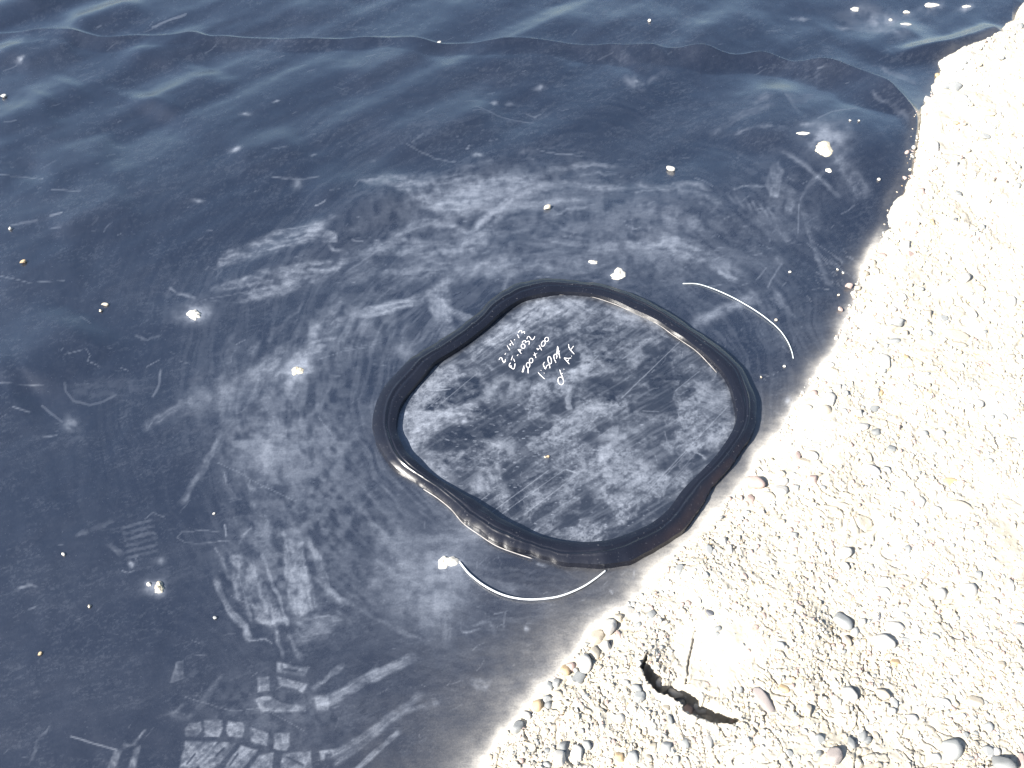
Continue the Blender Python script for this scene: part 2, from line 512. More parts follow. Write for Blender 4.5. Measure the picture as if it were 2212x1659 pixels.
def catmull(pts, n):
    P = np.array(pts, float)
    P = np.vstack([2 * P[0] - P[1], P, 2 * P[-1] - P[-2]])
    out = []
    for i in range(1, len(P) - 2):
        for t in np.linspace(0, 1, n, endpoint=False):
            a, b, c, d = P[i - 1:i + 3]
            out.append(.5 * (2 * b + (c - a) * t + (2 * a - 5 * b + 4 * c - d) * t * t + (-a + 3 * b - 3 * c + d) * t ** 3))
    out.append(P[-2])
    return np.array(out)

# ------------------------------------------------------------------ dust painter
class Dust:
    """where dust, scuffs and prints lie on a sheet (values per vertex)"""
    def __init__(self, u, v):
        self.wu = (fbm(u / 30, v / 30, 5, 90, .6) - .5) * 17
        self.mot = smooth((.8 * fbm(u / 22, v / 16, 5, 95, .62) + .2 * fbm(u / 5, v / 4, 3, 97, .6) - .26) / .44)
        self.wv = (fbm(u / 30 + 50, v / 30, 5, 91, .6) - .5) * 17
        self.u0, self.v0 = u, v
        self.val = np.zeros(u.shape)
    def _sel(self, pts, pad):
        us = [p[0] for p in pts]; vs = [p[1] for p in pts]
        return (self.u0 > min(us) - pad) & (self.u0 < max(us) + pad) & (self.v0 > min(vs) - pad) & (self.v0 < max(vs) + pad)
    def _put(self, m, a):
        if a is None: return
        cur = self.val[m]
        self.val[m] = np.where(a >= 0, 1 - (1 - cur) * (1 - np.clip(a, 0, 1)), cur * (1 + np.clip(a, -1, 0)))
    def stroke(self, pts, w, i, soft=.85, streak=.5, warp=1.0, fade=(0, 0), seed=0):
        m = self._sel(pts, w + 14)
        if not m.any(): return
        if w < 8: warp = warp * .3
        U = self.u0[m] + warp * self.wu[m]; V = self.v0[m] + warp * self.wv[m]
        d, al, sd, run = polydist(U, V, pts)
        wl = w * .5 * (.78 + .5 * vnoise(al / max(10, w * .8) + w, al * 0 + 3.7, 130)) if w > 8 else w * .5
        a = smooth((wl - d) / (wl * min(1, soft + .15) + 1e-6))
        if w > 8: a = a * smooth((al + w * .25) / (w * .6)) * smooth((run - al + w * .25) / (w * .6)) * (.35 + .9 * self.mot[m])
        if streak:
            n = .65 * vnoise(d * sd / max(1.6, w * .055) + 300, al / 70, 100 + seed) + .35 * vnoise(d * sd / 2.0 + 99, al / 30, 140 + seed)
            a = a * (1 - streak + streak * 1.9 * n)
        if fade[0]: a = a * smooth(al / (run * fade[0]))
        if fade[1]: a = a * smooth((run - al) / (run * fade[1]))
        self._put(m, a * i)
    def poly(self, pts, i, soft=5, streak=.4, ang=0.0, warp=1.0, rim=0, seed=0):
        m = self._sel(pts, 16)
        if not m.any(): return
        U = self.u0[m] + warp * self.wu[m]; V = self.v0[m] + warp * self.wv[m]
        ins = inside(U, V, pts)
        d = polydist(U, V, list(pts) + [pts[0]])[0]
        soft = soft * 1.7
        a = np.where(ins, smooth(.4 + d / soft), smooth(.4 - d / soft))
        if streak:
            ca, sa = math.cos(ang), math.sin(ang)
            p = U * ca + V * sa; q = -U * sa + V * ca
            n = .6 * fbm(p / 45, q / 5, 3, 200 + seed) + .4 * fbm(p / 12, q / 9, 3, 230 + seed)
            a = a * (1 - streak + streak * 2.0 * smooth((n - .25) / .5))
        a = a * (.25 + 1.0 * self.mot[m])
        if rim: a = a * (1 + rim * np.exp(-(d / 3.0) ** 2))
        self._put(m, a * i)
    def blob(self, c, rx, ry, rot, i, rough=.6, seed=0):
        m = self._sel([c], max(rx, ry) * 2.2)
        if not m.any(): return
        U = self.u0[m] + self.wu[m] - c[0]; V = self.v0[m] + self.wv[m] - c[1]
        ca, sa = math.cos(rot), math.sin(rot)
        p = (U * ca + V * sa) / rx; q = (-U * sa + V * ca) / ry
        a = np.exp(-(p * p + q * q) * 1.3)
        if rough:
            n = fbm(self.u0[m] / 16, self.v0[m] / 16, 4, 260 + seed)
            a = a * (1 - rough + rough * 2 * smooth((n - .25) / .5))
        self._put(m, a * i)
    def flecks(self, n, box, lmin, lmax, w, i, ang, spread, seed):
        g = np.random.default_rng(seed)
        for _ in range(n):
            x = g.uniform(box[0], box[2]); y = g.uniform(box[1], box[3]); L = lmin + (lmax - lmin) * g.random() ** 2.5; a = ang + g.normal() * spread
            bend = g.normal() * .12
            dx, dy = math.cos(a) * L / 2, math.sin(a) * L / 2
            self.stroke([(x - dx, y - dy), (x - dy * bend, y + dx * bend), (x + dx, y + dy)], w * g.uniform(.7, 1.5), i * g.uniform(.35, 1.2), .9, 0, .0)

# ------------------------------------------------------------------ liner sheet
us = np.concatenate([np.array([-9000, -5000, -2600, -1700, -1300]), np.arange(-1000, -150, 14.0), np.arange(-150, 2190, 2.9), np.array([2260, 2420, 2700, 3200, 4400])])
vs = np.concatenate([np.arange(2300, 1700, -12.0), np.arange(1700, 280, -2.9), np.arange(280, 40, -1.5), np.arange(40, -130, -3.0)])
LX, LY = fan_grid(us, vs, np.array([-2.5, -1.2, -.5, -.2, -.08, .02, .08]), np.array([2.75, 3.0, 3.4, 4, 5, 7, 10, 16, 30, 60]))
ld = edge_d(LX, LY)
LZ = liner_z(LX, LY, ld)
U, V = uv(LX, LY)
D = Dust(U, V)
val0 = D.val

def paint_liner(D):
    S, P, B = D.stroke, D.poly, D.blob
    up = -.32
    # ---- general film of dust in long wiped streaks
    u, v = D.u0, D.v0
    ca, sa = math.cos(up), math.sin(up)
    p = u * ca + v * sa; q = -u * sa + v * ca
    film = fbm(p / 260, q / 80, 4, 300)
    fine = .45 * fbm(p / 80, q / 9, 3, 310) + .55 * fbm(u / 14, v / 11, 4, 311, .65)
    mid = np.exp(-(((u - 1150) / 620) ** 2 + ((v - 850) / 480) ** 2))
    D.val = D.val + np.clip(.0 + .060 * smooth((film - .35) / .4) * (.4 + 1.2 * smooth((fine - .3) / .45)) * (.45 + .75 * mid), 0, 1)
    rx_, ry_ = (u - 1215) / 1.25, v - 905
    rad = np.hypot(rx_, ry_) + 40 * (fbm(u / 90, v / 90, 2, 331) - .5)
    ths = np.arctan2(ry_, rx_)
    swirl = .6 * fbm(np.cos(ths) * 5 + 40, np.sin(ths) * 5 + rad / 9, 4, 332, .6) + .4 * fbm(np.cos(ths) * 16 + 40, np.sin(ths) * 16 + rad / 4, 3, 333, .6)
    D.val = D.val + .14 * mid * smooth((swirl - .45) / .2)
    # dry dust grain and drawn-out streaks everywhere
    dr = .5 * fbm(p / 16, q / 3.6, 3, 340, .6) + .5 * fbm(u / 4, v / 3.4, 3, 342, .6)
    D.val = D.val + .055 * smooth((dr - .50) / .16) * (.4 + .9 * smooth((fbm(u / 70, v / 50, 3, 341) - .35) / .3))
    sw = fbm(u / 120 + fbm(u / 60, v / 60, 2, 321) * 1.5, v / 90, 4, 320)
    D.val = D.val + .09 * mid * smooth((sw - .44) / .26) * (.1 + 1.6 * smooth((.3 * fine + .7 * swirl - .36) / .24))
    # ---- big fan of wiped dust left of centre
    P(r5([(760, 240), (1160, 190), (1165, 240), (1150, 330), (900, 400), (500, 500), (250, 560), (300, 430), (520, 330)]), .30, 9, .7, -.2, .6, 0, 1)
    S(r5([(740, 243), (1000, 215), (1160, 197)]), 5, .32, .8, .3, .4, (.2, 0))
    P(r5([(1170, 250), (1270, 270), (1260, 350), (1160, 365), (1140, 340)]), .30, 4, .4, .1)
    for a, b in (((1185, 380), (1215, 430)), ((1190, 410), (1330, 440))): S(r5([a, b]), 12, .28)
    P(r5([(1350, 480), (1310, 530), (1270, 580), (900, 640), (500, 720), (200, 760), (250, 690), (700, 560), (1100, 480)]), .28, 6, .85, -.2, .6, 0, 2)
    P(r5([(1220, 605), (1150, 650), (1040, 710), (800, 780), (380, 860), (500, 740), (900, 630)]), .30, 7, .6, -.25, .6, 0, 3)
    # ---- chain of smears
    S(r5([(1930, 820), (1700, 880), (1400, 950)]), 27, .50, .4, .5, .6, (0, .2))
    S(r5([(1600, 870), (1900, 820)]), 7, .35, .8, .3)
    S(r5([(1550, 950), (1650, 935)]), 5, .4, .8, .3)
    S(r5([(1420, 930), (1170, 1050)]), 36, .32, .5, .8)
    S(r5([(1320, 800), (1180, 960)]), 30, .28, .7, .4)
    S(r5([(1130, 990), (1060, 1060), (1060, 1130)]), 24, .45, .6, .4)
    S(r5([(1240, 1120), (1100, 1150), (1010, 1200)]), 14, .50, .6, .3)
    P(r5([(1060, 1180), (1170, 1180), (1130, 1250), (1060, 1280), (930, 1300), (920, 1250), (1000, 1210)]), .46, 5, .35)
    B(r5([(940, 1400)])[0], 44, 30, -.7, .55); B(r5([(1020, 1320)])[0], 18, 14, 0, .45)
    S(r5([(860, 1220), (640, 1380), (540, 1460)]), 34, .34, .8, .7)
    S(r5([(800, 1300), (650, 1420), (570, 1610)]), 24, .34, .7, .6)
    S(r5([(960, 1540), (880, 1640)]), 16, .36); S(r5([(800, 1410), (760, 1460)]), 9, .4)
    S(r5([(1110, 1310), (1300, 1240), (1550, 1205)]), 3.5, .28, .9, 0)
    S(r5([(1560, 1345), (1800, 1365)]), 3, .22, .9, 0)
    B(r5([(1820, 1235)])[0], 26, 22, 0, .28)
    S(c5([(0, 600), (130, 585), (260, 565)]), 3, .2, .9, 0)
    # ---- upright grey wedge beside the bead
    P(c5([(545, 235), (640, 170), (700, 130), (722, 330), (738, 490), (660, 545), (600, 420), (560, 320)]), .42, 7, .25, 1.5, .5)
    S(c5([(585, 255), (690, 310)]), 12, .35); S(c5([(690, 330), (850, 415)]), 19, .36, .6, .4)
    S(c5([(500, 300), (610, 200), (720, 140)]), 26, .25)
    for k in range(7):
        x = 330 + 55 * k; S(c5([(x + 90, 620), (x + 20, 850), (x, 1250)]), 22, .11, 1, .7, .8, (.2, .3), k)
    # ---- band of light wiping behind the patch
    P(c2([(80, 1190), (300, 1140), (600, 1150), (950, 1140), (1200, 1110), (1330, 1150), (1150, 1240), (1000, 1320), (820, 1390), (700, 1410), (500, 1350), (380, 1260)]), .36, 12, .75, -.15, 1, 0, 5)
    P(c2([(500, 1350), (700, 1300), (900, 1330), (1050, 1360), (880, 1400), (700, 1415)]), .26, 8, .5, -.2)
    S(c2([(870, 1480), (960, 1390), (1100, 1290), (1300, 1210), (1450, 1180), (1700, 1210), (1940, 1225)]), 22, .46, .6, .5, .7, (0, .2))
    S(c2([(1000, 1370), (1200, 1330), (1420, 1310), (1680, 1270)]), 30, .36, .8, .6, .8, (.1, .3))
    S(c2([(1360, 1385), (1480, 1360), (1640, 1310)]), 9, .36)
    S(c2([(760, 1600), (860, 1530), (970, 1500)]), 26, .44, .5, .4)
    S(c2([(870, 1480), (930, 1400), (990, 1380), (1040, 1410), (1000, 1440)]), 18, .40)
    S(c2([(330, 1540), (420, 1500), (560, 1440), (700, 1470), (860, 1530)]), 34, .28, .8, .7)
    P(c2([(100, 1640), (160, 1570), (400, 1550), (640, 1560), (900, 1540), (1000, 1600), (960, 1659), (500, 1659)]), .26, 8, .8, -.1, 1, 0, 7)
    S(c2([(1340, 1095), (1560, 1065), (1790, 1075)]), 14, .30, .6, .5); S(c2([(1500, 1130), (1790, 1115)]), 9, .26)
    S(c2([(1350, 1560), (1600, 1590), (1900, 1580)]), 16, .26, .8, .6); S(c2([(1600, 1620), (2000, 1600), (2212, 1560)]), 26, .3, .9, .7)
    B(c2([(900, 1250)])[0], 120, 34, -.2, .16, .8, 3)
    # around the top of the patch
    P(c5([(200, 120), (420, 40), (900, 20), (1300, 20), (1420, 90), (1000, 140), (760, 120), (560, 160)]), .20, 12, .8, -.1, 1, 0, 9)
    B(c5([(1480, 60)])[0], 60, 16, -.1, .3); B(c5([(1000, 60)])[0], 90, 22, -.2, .22, .8)
    S(c5([(800, 170), (880, 60), (1000, 20)]), 20, .2); S(c5([(1040, 230), (1090, 100)]), 16, .22)
    P(r3([(0, 1120), (300, 1130), (620, 1230), (700, 1300), (500, 1340), (250, 1300), (0, 1290)]), .30, 10, .8, .12, 1, 0, 11)
    S(r3([(0, 710), (260, 730), (420, 700), (560, 720)]), 22, .30, .8, .6); S(r3([(0, 770), (260, 740)]), 8, .26)
    P(r3([(340, 720), (560, 720), (680, 820), (720, 900), (620, 930), (420, 850), (180, 800)]), .20, 10, .7, .35, 1, 0, 12)
    P(r3([(0, 840), (260, 830), (500, 960), (760, 1090), (500, 1100), (200, 1010), (0, 960)]), .16, 12, .9, .3, 1, 0, 13)
    S(r3([(480, 655), (570, 690), (620, 730)]), 3.5, .3, .9, 0)
    S(r3([(660, 1400), (760, 1460), (880, 1485)]), 10, .42, .7, .3, .6, (.1, .3)); B(r3([(760, 1390)])[0], 42, 24, .5, .26)
    B(r3([(1110, 1320)])[0], 26, 16, .2, .26)
    # tread print at the right
    P(r3([(1110, 570), (1165, 560), (1175, 620), (1200, 640), (1160, 840), (1090, 835), (1050, 750), (1080, 640)]), .32, 4, .4, 1.7, .4)
    P(r3([(1240, 800), (1300, 830), (1270, 960), (1200, 980), (1220, 880)]), .20, 6, .4)
    S(r3([(770, 750), (930, 740), (1060, 770)]), 9, .26)
    for k in range(6):
        x, y = 740 + 66 * k, 800 + 22 * k
        S(r3([(x, y), (x + 70, y + 95)]), 9, .22, .5, .2, .3)
    for k in range(6):
        x, y = 1345 + 62 * k * .6, 930 + 95 * k
        P(r3([(x, y), (x + 50, y + 60), (x + 90, y + 130), (x + 20, y + 95)]), .17, 4, .3, 0, .3, .6)
    for k in range(8):
        x, y = 1180 + 55 * k, 480 + 42 * k
        S(r3([(x, y), (x + 110, y + 60)]), 11, .15, .6, .3, .4)
    S(r3([(1330, 890), (1330, 1100)]), 4, .26, .8, 0, .2)
    S(r3([(1330, 860), (1420, 740), (1540, 640)]), 12, .18); S(r3([(1080, 1540), (1160, 1400), (1200, 1340)]), 7, .28)
    S(r3([(990, 1480), (1070, 1380)]), 5, .24); S(r3([(700, 1420), (900, 1640)]), 3, .22, .9, 0)
    S(r3([(1400, 1180), (1620, 1340), (1850, 1500)]), 3, .3, .9, 0); S(r3([(1420, 1140), (1700, 1320)]), 3, .25, .9, 0)
    D.flecks(40, (1760, 540, 1850, 620), 5, 22, 3, .3, .72, .25, 3)
    S(c6([(110, 420), (330, 320), (560, 230)]), 34, .34, .9, .4, .6, (.1, .35)); B(c6([(130, 390)])[0], 20, 14, -.4, .35)
    S(c6([(20, 480), (300, 330), (480, 250)]), 44, .18, 1, .4)
    B(c6([(690, 935)])[0], 9, 10, 0, .8)
    # bulge at the upper right
    S(c3([(290 + 1000, 430), (1400, 490), (1510, 550)]), 18, .22, .7, .6)
    S(c3([(330, 900), (480, 870), (570, 880)]), 10, .22); S(c3([(190, 870), (400, 770), (560, 740)]), 26, .16, .9, .7)
    S(c3([(440, 700), (560, 660)]), 24, .16, .8, .8); S(c3([(860, 830), (960, 780), (1110, 765)]), 5, .28, .9, 0)
    S(c3([(650, 645), (700, 720), (740, 780)]), 10, .14); P(c3([(660, 640), (970, 680), (930, 720), (700, 740)]), .10, 8, .4)
    S(c3([(1200, 680), (1330, 770), (1440, 860)]), 14, .18, .9, .4)
    B(c3([(910, 960)])[0], 48, 42, 0, .35, .5); S(c3([(950, 1060), (1060, 1180), (1200, 1340)]), 70, .26, 1, .7, 1, (.1, .2))
    P(c3([(590, 870), (660, 890), (640, 900), (600, 890)]), .3, 5, .3)
    P(c3([(690, 115), (780, 110), (830, 130), (780, 145), (700, 135)]), .34, 5, .3); B(c3([(1310, 140)])[0], 46, 20, .5, .34)
    S(c3([(1010, 180), (1200, 190), (1400, 215)]), 16, .22, .8, .5); B(c3([(1270, 120)])[0], 90, 30, .1, .20)
    # ---- long columns of smears bottom left of centre
    P(c7([(1830, 100), (1870, 170), (1960, 200), (1965, 270), (2020, 480), (2060, 620), (1930, 690), (1870, 600), (1840, 400)]), .36, 5, .6, 1.4, .6, 0, 21)
    P(c7([(1640, 0), (1730, 0), (1770, 150), (1660, 230)]), .28, 6, .5, 1.5)
    P(c7([(1480, 260), (1640, 290), (1700, 400), (1780, 600), (1850, 700), (1760, 760), (1620, 700), (1520, 540)]), .30, 7, .7, 1.3, .7, 0, 22)
    S(c7([(1400, 440), (1440, 560), (1500, 660), (1590, 740), (1610, 820)]), 20, .40, .5, .4, .5)
    S(c7([(1600, 820), (1700, 830), (1760, 850)]), 8, .32); S(c7([(1390, 230), (1450, 330), (1490, 430)]), 13, .32)
    S(c7([(1620, 100), (1560, 210)]), 14, .26); S(c7([(1990, 190), (2100, 410), (2120, 500), (2212, 600)]), 22, .32, .6, .6)
    S(c7([(1700, 280), (1790, 520), (1860, 740)]), 12, .36, .6, .3, .6); S(c7([(1680, 720), (1860, 690)]), 12, .34, .7, .3)
    S(c7([(1790, 760), (1830, 930)]), 15, .34); S(c7([(1880, 800), (1950, 950)]), 17, .28)
    P(c7([(1900, 700), (2100, 640), (2212, 700), (2100, 830), (1920, 850)]), .22, 10, .6, 0)
    B(c7([(1940, 560)])[0], 26, 44, .2, .26)
    S(c4([(1730, 960), (1760, 1180), (1700, 1420)]), 44, .24, 1, .7); B(c4([(1730, 1300)])[0], 34, 44, .1, .34, .7, 4)
    B(c4([(1600, 1230)])[0], 46, 60, .3, .2, .9, 5); B(c4([(1850, 1250)])[0], 40, 60, 0, .18, .9, 6); B(c4([(2140, 1220)])[0], 34, 34, 0, .2, .9, 8)
    S(c4([(1640, 1660), (1640, 1450)]), 24, .2)
    S(c4([(1420, 1150), (1340, 1340), (1180, 1590)]), 22, .26, .7, .5); S(c4([(1520, 960), (1480, 1080), (1400, 1250)]), 30, .15, 1, .7)
    S(c4([(1260, 925), (1100, 1000), (940, 1110)]), 26, .22, .6, .6); S(c4([(1780, 700), (1400, 880), (1250, 940)]), 60, .16, 1, .8)
    B(c4([(1400, 880)])[0], 110, 40, -.4, .14, .9, 9)
    # thin scratches and loops
    for q in ([(1410, 1340), (1560, 1410), (1700, 1490), (1920, 1590)], [(1620, 1455), (1612, 1510), (1700, 1500)], [(1855, 1120), (1858, 1250)],
              [(0, 840), (290, 850)], [(0, 140), (190, 185), (420, 170)], [(2060, 1040), (2150, 1160)], [(520, 390), (590, 440)], [(1530, 570), (1590, 540)],
              [(430, 655), (540, 625)], [(560, 610), (590, 655), (570, 690), (640, 715)], [(780, 725), (830, 742)], [(950, 715), (1030, 670)]):
        S(c4(q), 3.2, .34, .9, 0, .3)
    S(c4([(425, 830), (430, 880), (480, 940), (580, 965), (680, 940), (750, 900)]), 7, .22, .9, 0); S(c4([(1040, 740), (1030, 830), (990, 910)]), 7, .3, .7, .2)
    P(c4([(560, 790), (900, 780), (1000, 870), (760, 950), (480, 930), (430, 850)]), .07, 14, .5, -.2)
    S(c4([(880, 510), (960, 540), (1040, 520)]), 9, .2); B(c4([(460, 1090)])[0], 22, 18, 0, .32, .7); S(c4([(270, 970), (400, 1070)]), 7, .25); S(c4([(90, 985), (190, 1015)]), 6, .32)
    S(c4([(270, 1170), (370, 1150)]), 8, .24); S(c4([(1100, 210), (1200, 245), (1270, 280)]), 9, .3, .8, .3); S(c4([(1300, 290), (1600, 230)]), 4, .2)
    S(c4([(1330, 290), (1600, 300)]), 4, .12)
    B(c4([(1260, 375)])[0], 40, 22, 0, .45, .6); B(c4([(930 + 1000, 740)])[0], 34, 26, -.5, .5)
    # faint print of a boot or tyre at the left
    for k in range(6):
        S(c7([(790 + 8 * k, 110 + 38 * k), (980 + 8 * k, 60 + 38 * k)]), 9, .15, .5, .2, .3)
    S(c7([(690, 210), (790, 280)]), 22, .22, .7, .4); S(c7([(500, 150), (640, 110), (740, 50)]), 18, .14); S(c7([(940, 50), (990, 10), (1060, 40)]), 4, .24, .9, 0)
    P(c7([(1140, 975), (1190, 965), (1193, 1085), (1105, 1110)]), .22, 3, .4, 1.5, .3, .7)
    S(c7([(1150, 170), (1180, 130), (1300, 120), (1420, 135)]), 4, .25, .9, 0); S(c7([(1150, 170), (1200, 200), (1300, 205), (1430, 195)]), 4, .25, .9, 0)
    S(c7([(1455, 90), (1465, 160)]), 6, .5, .7, 0); S(c7([(790, 385), (820, 400), (870, 385)]), 4, .45, .8, 0)
    S(c7([(120, 510), (240, 480)]), 10, .36, .8, .3); S(c7([(190, 635), (230, 620)]), 6, .25)
    B(c7([(1035, 325)])[0], 12, 10, 0, .28); B(c7([(850, 345)])[0], 7, 7, 0, .5); B(c7([(985, 480)])[0], 26, 20, 0, .36)
    S(c7([(1500, 550), (1640, 610)]), 3, .28, .9, 0); S(c7([(1200, 1200), (1500, 1290), (1700, 1270), (1970, 1420)]), 3, .25, .9, 0)
    # tyre tread blocks, bottom
    blk = [[(1195, 1400), (1230, 1370), (1300, 1360), (1308, 1410), (1270, 1455), (1200, 1460)], [(1318, 1352), (1440, 1345), (1442, 1400), (1420, 1455), (1322, 1455)],
           [(1475, 1355), (1570, 1360), (1588, 1390), (1575, 1465), (1480, 1455), (1465, 1410)], [(1620, 1395), (1730, 1430), (1725, 1515), (1630, 1490)],
           [(1775, 1430), (1870, 1435), (1872, 1520), (1850, 1550), (1770, 1530)], [(1790, 970), (1960, 1010), (2000, 1008), (1970, 1062), (1790, 1040)],
           [(1660, 1075), (1740, 1070), (1740, 1160), (1670, 1165)], [(1790, 1070), (1990, 1112), (1960, 1180), (1930, 1150), (1800, 1120)],
           [(1650, 1205), (1740, 1190), (1820, 1240), (1980, 1262), (1982, 1295), (1690, 1295)], [(2035, 1190), (2130, 1178), (2130, 1290), (2050, 1290)],
           [(2070, 1545), (2180, 1540), (2160, 1570), (2110, 1565), (2100, 1610), (2080, 1610)]]
    for k, b in enumerate(blk): P(c7(b), .42, 4, .4, .3 * k, .4, .5, k)
    lug = [[(1195, 1490), (1410, 1488), (1350, 1560), (1230, 1690), (1160, 1690)], [(1430, 1488), (1535, 1500), (1400, 1650), (1330, 1690), (1260, 1630)],
           [(1560, 1510), (1665, 1545), (1550, 1690), (1430, 1690)], [(1680, 1575), (1770, 1560), (1760, 1690), (1590, 1690)],
           [(1830, 1570), (2010, 1550), (2025, 1690), (1815, 1690)]]
    for k, b in enumerate(lug): P(c7(b), .40, 4, .45, -.8, .4, .35, k)
    for q in ([(1210, 1630), (1260, 1570)], [(1400, 1580), (1450, 1530)], [(1490, 1640), (1540, 1570)], [(1860, 1590), (1960, 1640)]): S(c7(q), 7, -.8, .5, 0, .2)
    for q in ([(1840, 1020), (1920, 1030)], [(1830, 1140), (1920, 1165)]): S(c7(q), 8, -.8, .5, 0, .2)
    S(c7([(2040, 1230), (2140, 1220)]) + c8([(150, 1090), (330, 1010), (460, 945)]), 30, .36, .35, .5, .3)
    S(c7([(2020, 1150), (2100, 1080), (2212, 1000)]), 14, .3, .6, .6)
    S(c7([(460, 1455), (600, 1500), (760, 1545)]), 6, .42, .7, .2, .5); P(c7([(740, 1545), (800, 1530), (740, 1680), (680, 1680)]), .26, 4, .5, 1.4, .4)
    P(c7([(870, 1530), (912, 1510), (880, 1680), (825, 1680)]), .26, 4, .5, 1.4, .4); S(c7([(945, 1420), (870, 1500), (800, 1520)]), 10, .26)
    S(c7([(320, 1400), (240, 1500), (200, 1620)]), 9, .16); S(c7([(1430, 1060), (1350, 1180), (1220, 1330), (1100, 1310)]), 22, .12, .9, .6)
    S(c7([(1180, 1230), (1120, 1310)]), 16, .2)
    # bottom centre
    S(c8([(80, 1690), (220, 1560), (380, 1425)]), 16, .36, .5, .4, .3); S(c8([(-60, 1590), (180, 1430), (360, 1300), (520, 1180)]), 24, .26, .7, .7, .4)
    S(c8([(-40, 1640), (200, 1460), (420, 1290), (640, 1230)]), 18, .24, .7, .6, .4)
    # glow of chalky dust below the patch
    B(c8([(640, 520)])[0], 74, 100, .2, .34, .45, 15); B(c8([(700, 320)])[0], 62, 50, 0, .30, .5, 16); B(c8([(370, 330)])[0], 50, 130, .1, .22, .5, 17)
    S(c8([(480, 190), (700, 160), (960, 170)]), 36, .24, .9, .5); S(c8([(360, 100), (420, 420), (440, 600)]), 28, .18, 1, .5); S(c8([(600, 560), (680, 680), (690, 850)]), 40, .2, 1, .7)
    B(c8([(800, 90)])[0], 80, 40, .5, .24, .5, 18); S(c8([(250, 150), (250, 450)]), 46, .14, 1, .4); S(c8([(840, 740), (950, 700), (1000, 800)]), 14, .26); B(c8([(210, 480)])[0], 14, 12, 0, .36, .9)
    S(c8([(780, 790), (900, 760)]), 10, .26); B(c8([(1210, 765)])[0], 4, 6, 0, .7, 0); B(c8([(1080, 510)])[0], 30, 22, .6, .18); S(c8([(1270, 340), (1340, 350)]), 12, .34)
    P(c8([(830, 1110), (850, 1080), (980, 1080), (950, 1170), (880, 1150)]), .2, 5, .7); S(c8([(1900, 380), (1890, 430)]), 7, .36); S(c8([(1745, 510), (1760, 530)]), 7, .5)
    S(c8([(1060, 640), (1050, 740)]), 8, .2); S(c8([(990, 660), (1040, 650)]), 4, .36, .8, 0); S(c8([(0, 560), (60, 610)]), 14, .2)
    # discs of dried puddles far back
    for q, rx in (((1525, 985), 15), ((1595, 750), 12), ((1785, 668), 6), ((2030, 1018), 6), ((1280, 1310), 14), ((140, 398), 9)):
        B(c1([q])[0], rx, rx * .36, -.1, .55, .5)
    for q, rx in (((725, 1468), 8), ((205, 1042), 5), ((1290, 580), 11), ((985, 680), 10), ((1100, 680), 10), ((820, 985), 5), ((840, 970), 4), ((890, 1022), 9)):
        B(c2([q])[0], rx, rx * .4, -.15, .5, .4)
    S(c1([(1200, 90), (1100, 125), (980, 165)]), 6, .4, .9, .3); S(c1([(80, 1475), (250, 1445)]), 7, .3); S(c1([(340, 1415), (410, 1400)]), 6, .55, .8, 0)  # first stroke: sky highlight on a wave crest, painted into the dust
    S(c1([(0, 1140), (150, 1145), (280, 1170)]), 4, .3, .9, 0); S(c1([(2045, 1340), (2110, 1315)]), 5, .45, .8, 0); S(c1([(1760, 1150), (1850, 1165), (1960, 1165), (2070, 1155)]), 5, .3); B(c1([(1930, 1200)])[0], 12, 10, 0, .3)
    S(c1([(340, 1245), (520, 1255)]), 5, .3, .9, 0); S(c2([(1270, 975), (1400, 1000), (1560, 1010)]), 4, .32, .9, 0); S(c2([(430, 960), (600, 1040), (740, 1065)]), 4, .28, .9, 0)
    S(c2([(880, 720), (1050, 770), (1250, 800)]), 4, .22, .9, 0); B(c2([(1900, 550)])[0], 22, 12, .2, .4, .9); S(c2([(1990, 560), (2100, 480)]), 18, .16); S(c2([(90, 1230), (120, 1190), (170, 1190)]), 4, .3, .9, 0)
    # hazy arcs wiped round the patch
    g = np.random.default_rng(77)
    for k in range(150):
        th = g.uniform(2.0, 6.6) if k % 3 else g.uniform(2.3, 4.4)
        rr = g.uniform(1.12, 1.75); L = g.uniform(.08, .30) / rr
        pts = [(1215 + 430 * rr * math.cos(t) * 1.05, 905 + 330 * rr * math.sin(t) * (1.05 + .1 * math.cos(t))) for t in np.linspace(th - L / 2, th + L / 2, 5)]
        if pts[2][0] > 1480 and pts[2][1] > 700: continue
        S(pts, g.uniform(7, 34), g.uniform(.06, .20), 1, .8, 1.2, (.3, .3), k)
    for (bu, bv, bx, by, ro, ii) in ((640, 940, 190, 150, .3, .20), (700, 1120, 160, 120, 0, .14), (1010, 430, 240, 70, -.2, .18), (1350, 470, 230, 80, .15, .16), (760, 720, 150, 90, -.6, .14), (1000, 560, 200, 60, 0, .16),
                                     (1400, 560, 160, 50, .3, .14), (620, 1260, 170, 120, .3, .14), (930, 1270, 110, 110, 0, .16), (1680, 460, 110, 100, .6, .10), (620, 1540, 200, 90, 0, .10)):
        B((bu, bv), bx, by, ro, ii, .75, 50)
    # many small wiped flecks
    D.flecks(150, (0, 20, 1850, 560), 6, 38, 3.0, .22, up, .25, 31)
    D.flecks(130, (0, 560, 820, 1640), 6, 40, 2.8, .20, up, .5, 32)
    D.flecks(80, (820, 1130, 1300, 1600), 6, 40, 2.8, .26, -.6, .6, 33)
    D.flecks(120, (760, 400, 1820, 640), 6, 34, 2.8, .30, -.05, .45, 34)
    D.flecks(60, (1500, 640, 1760, 900), 4, 26, 2.8, .30, .5, .7, 35)
    D.flecks(50, (1300, 1100, 1600, 1280), 4, 30, 2.6, .3, -.75, .4, 36)

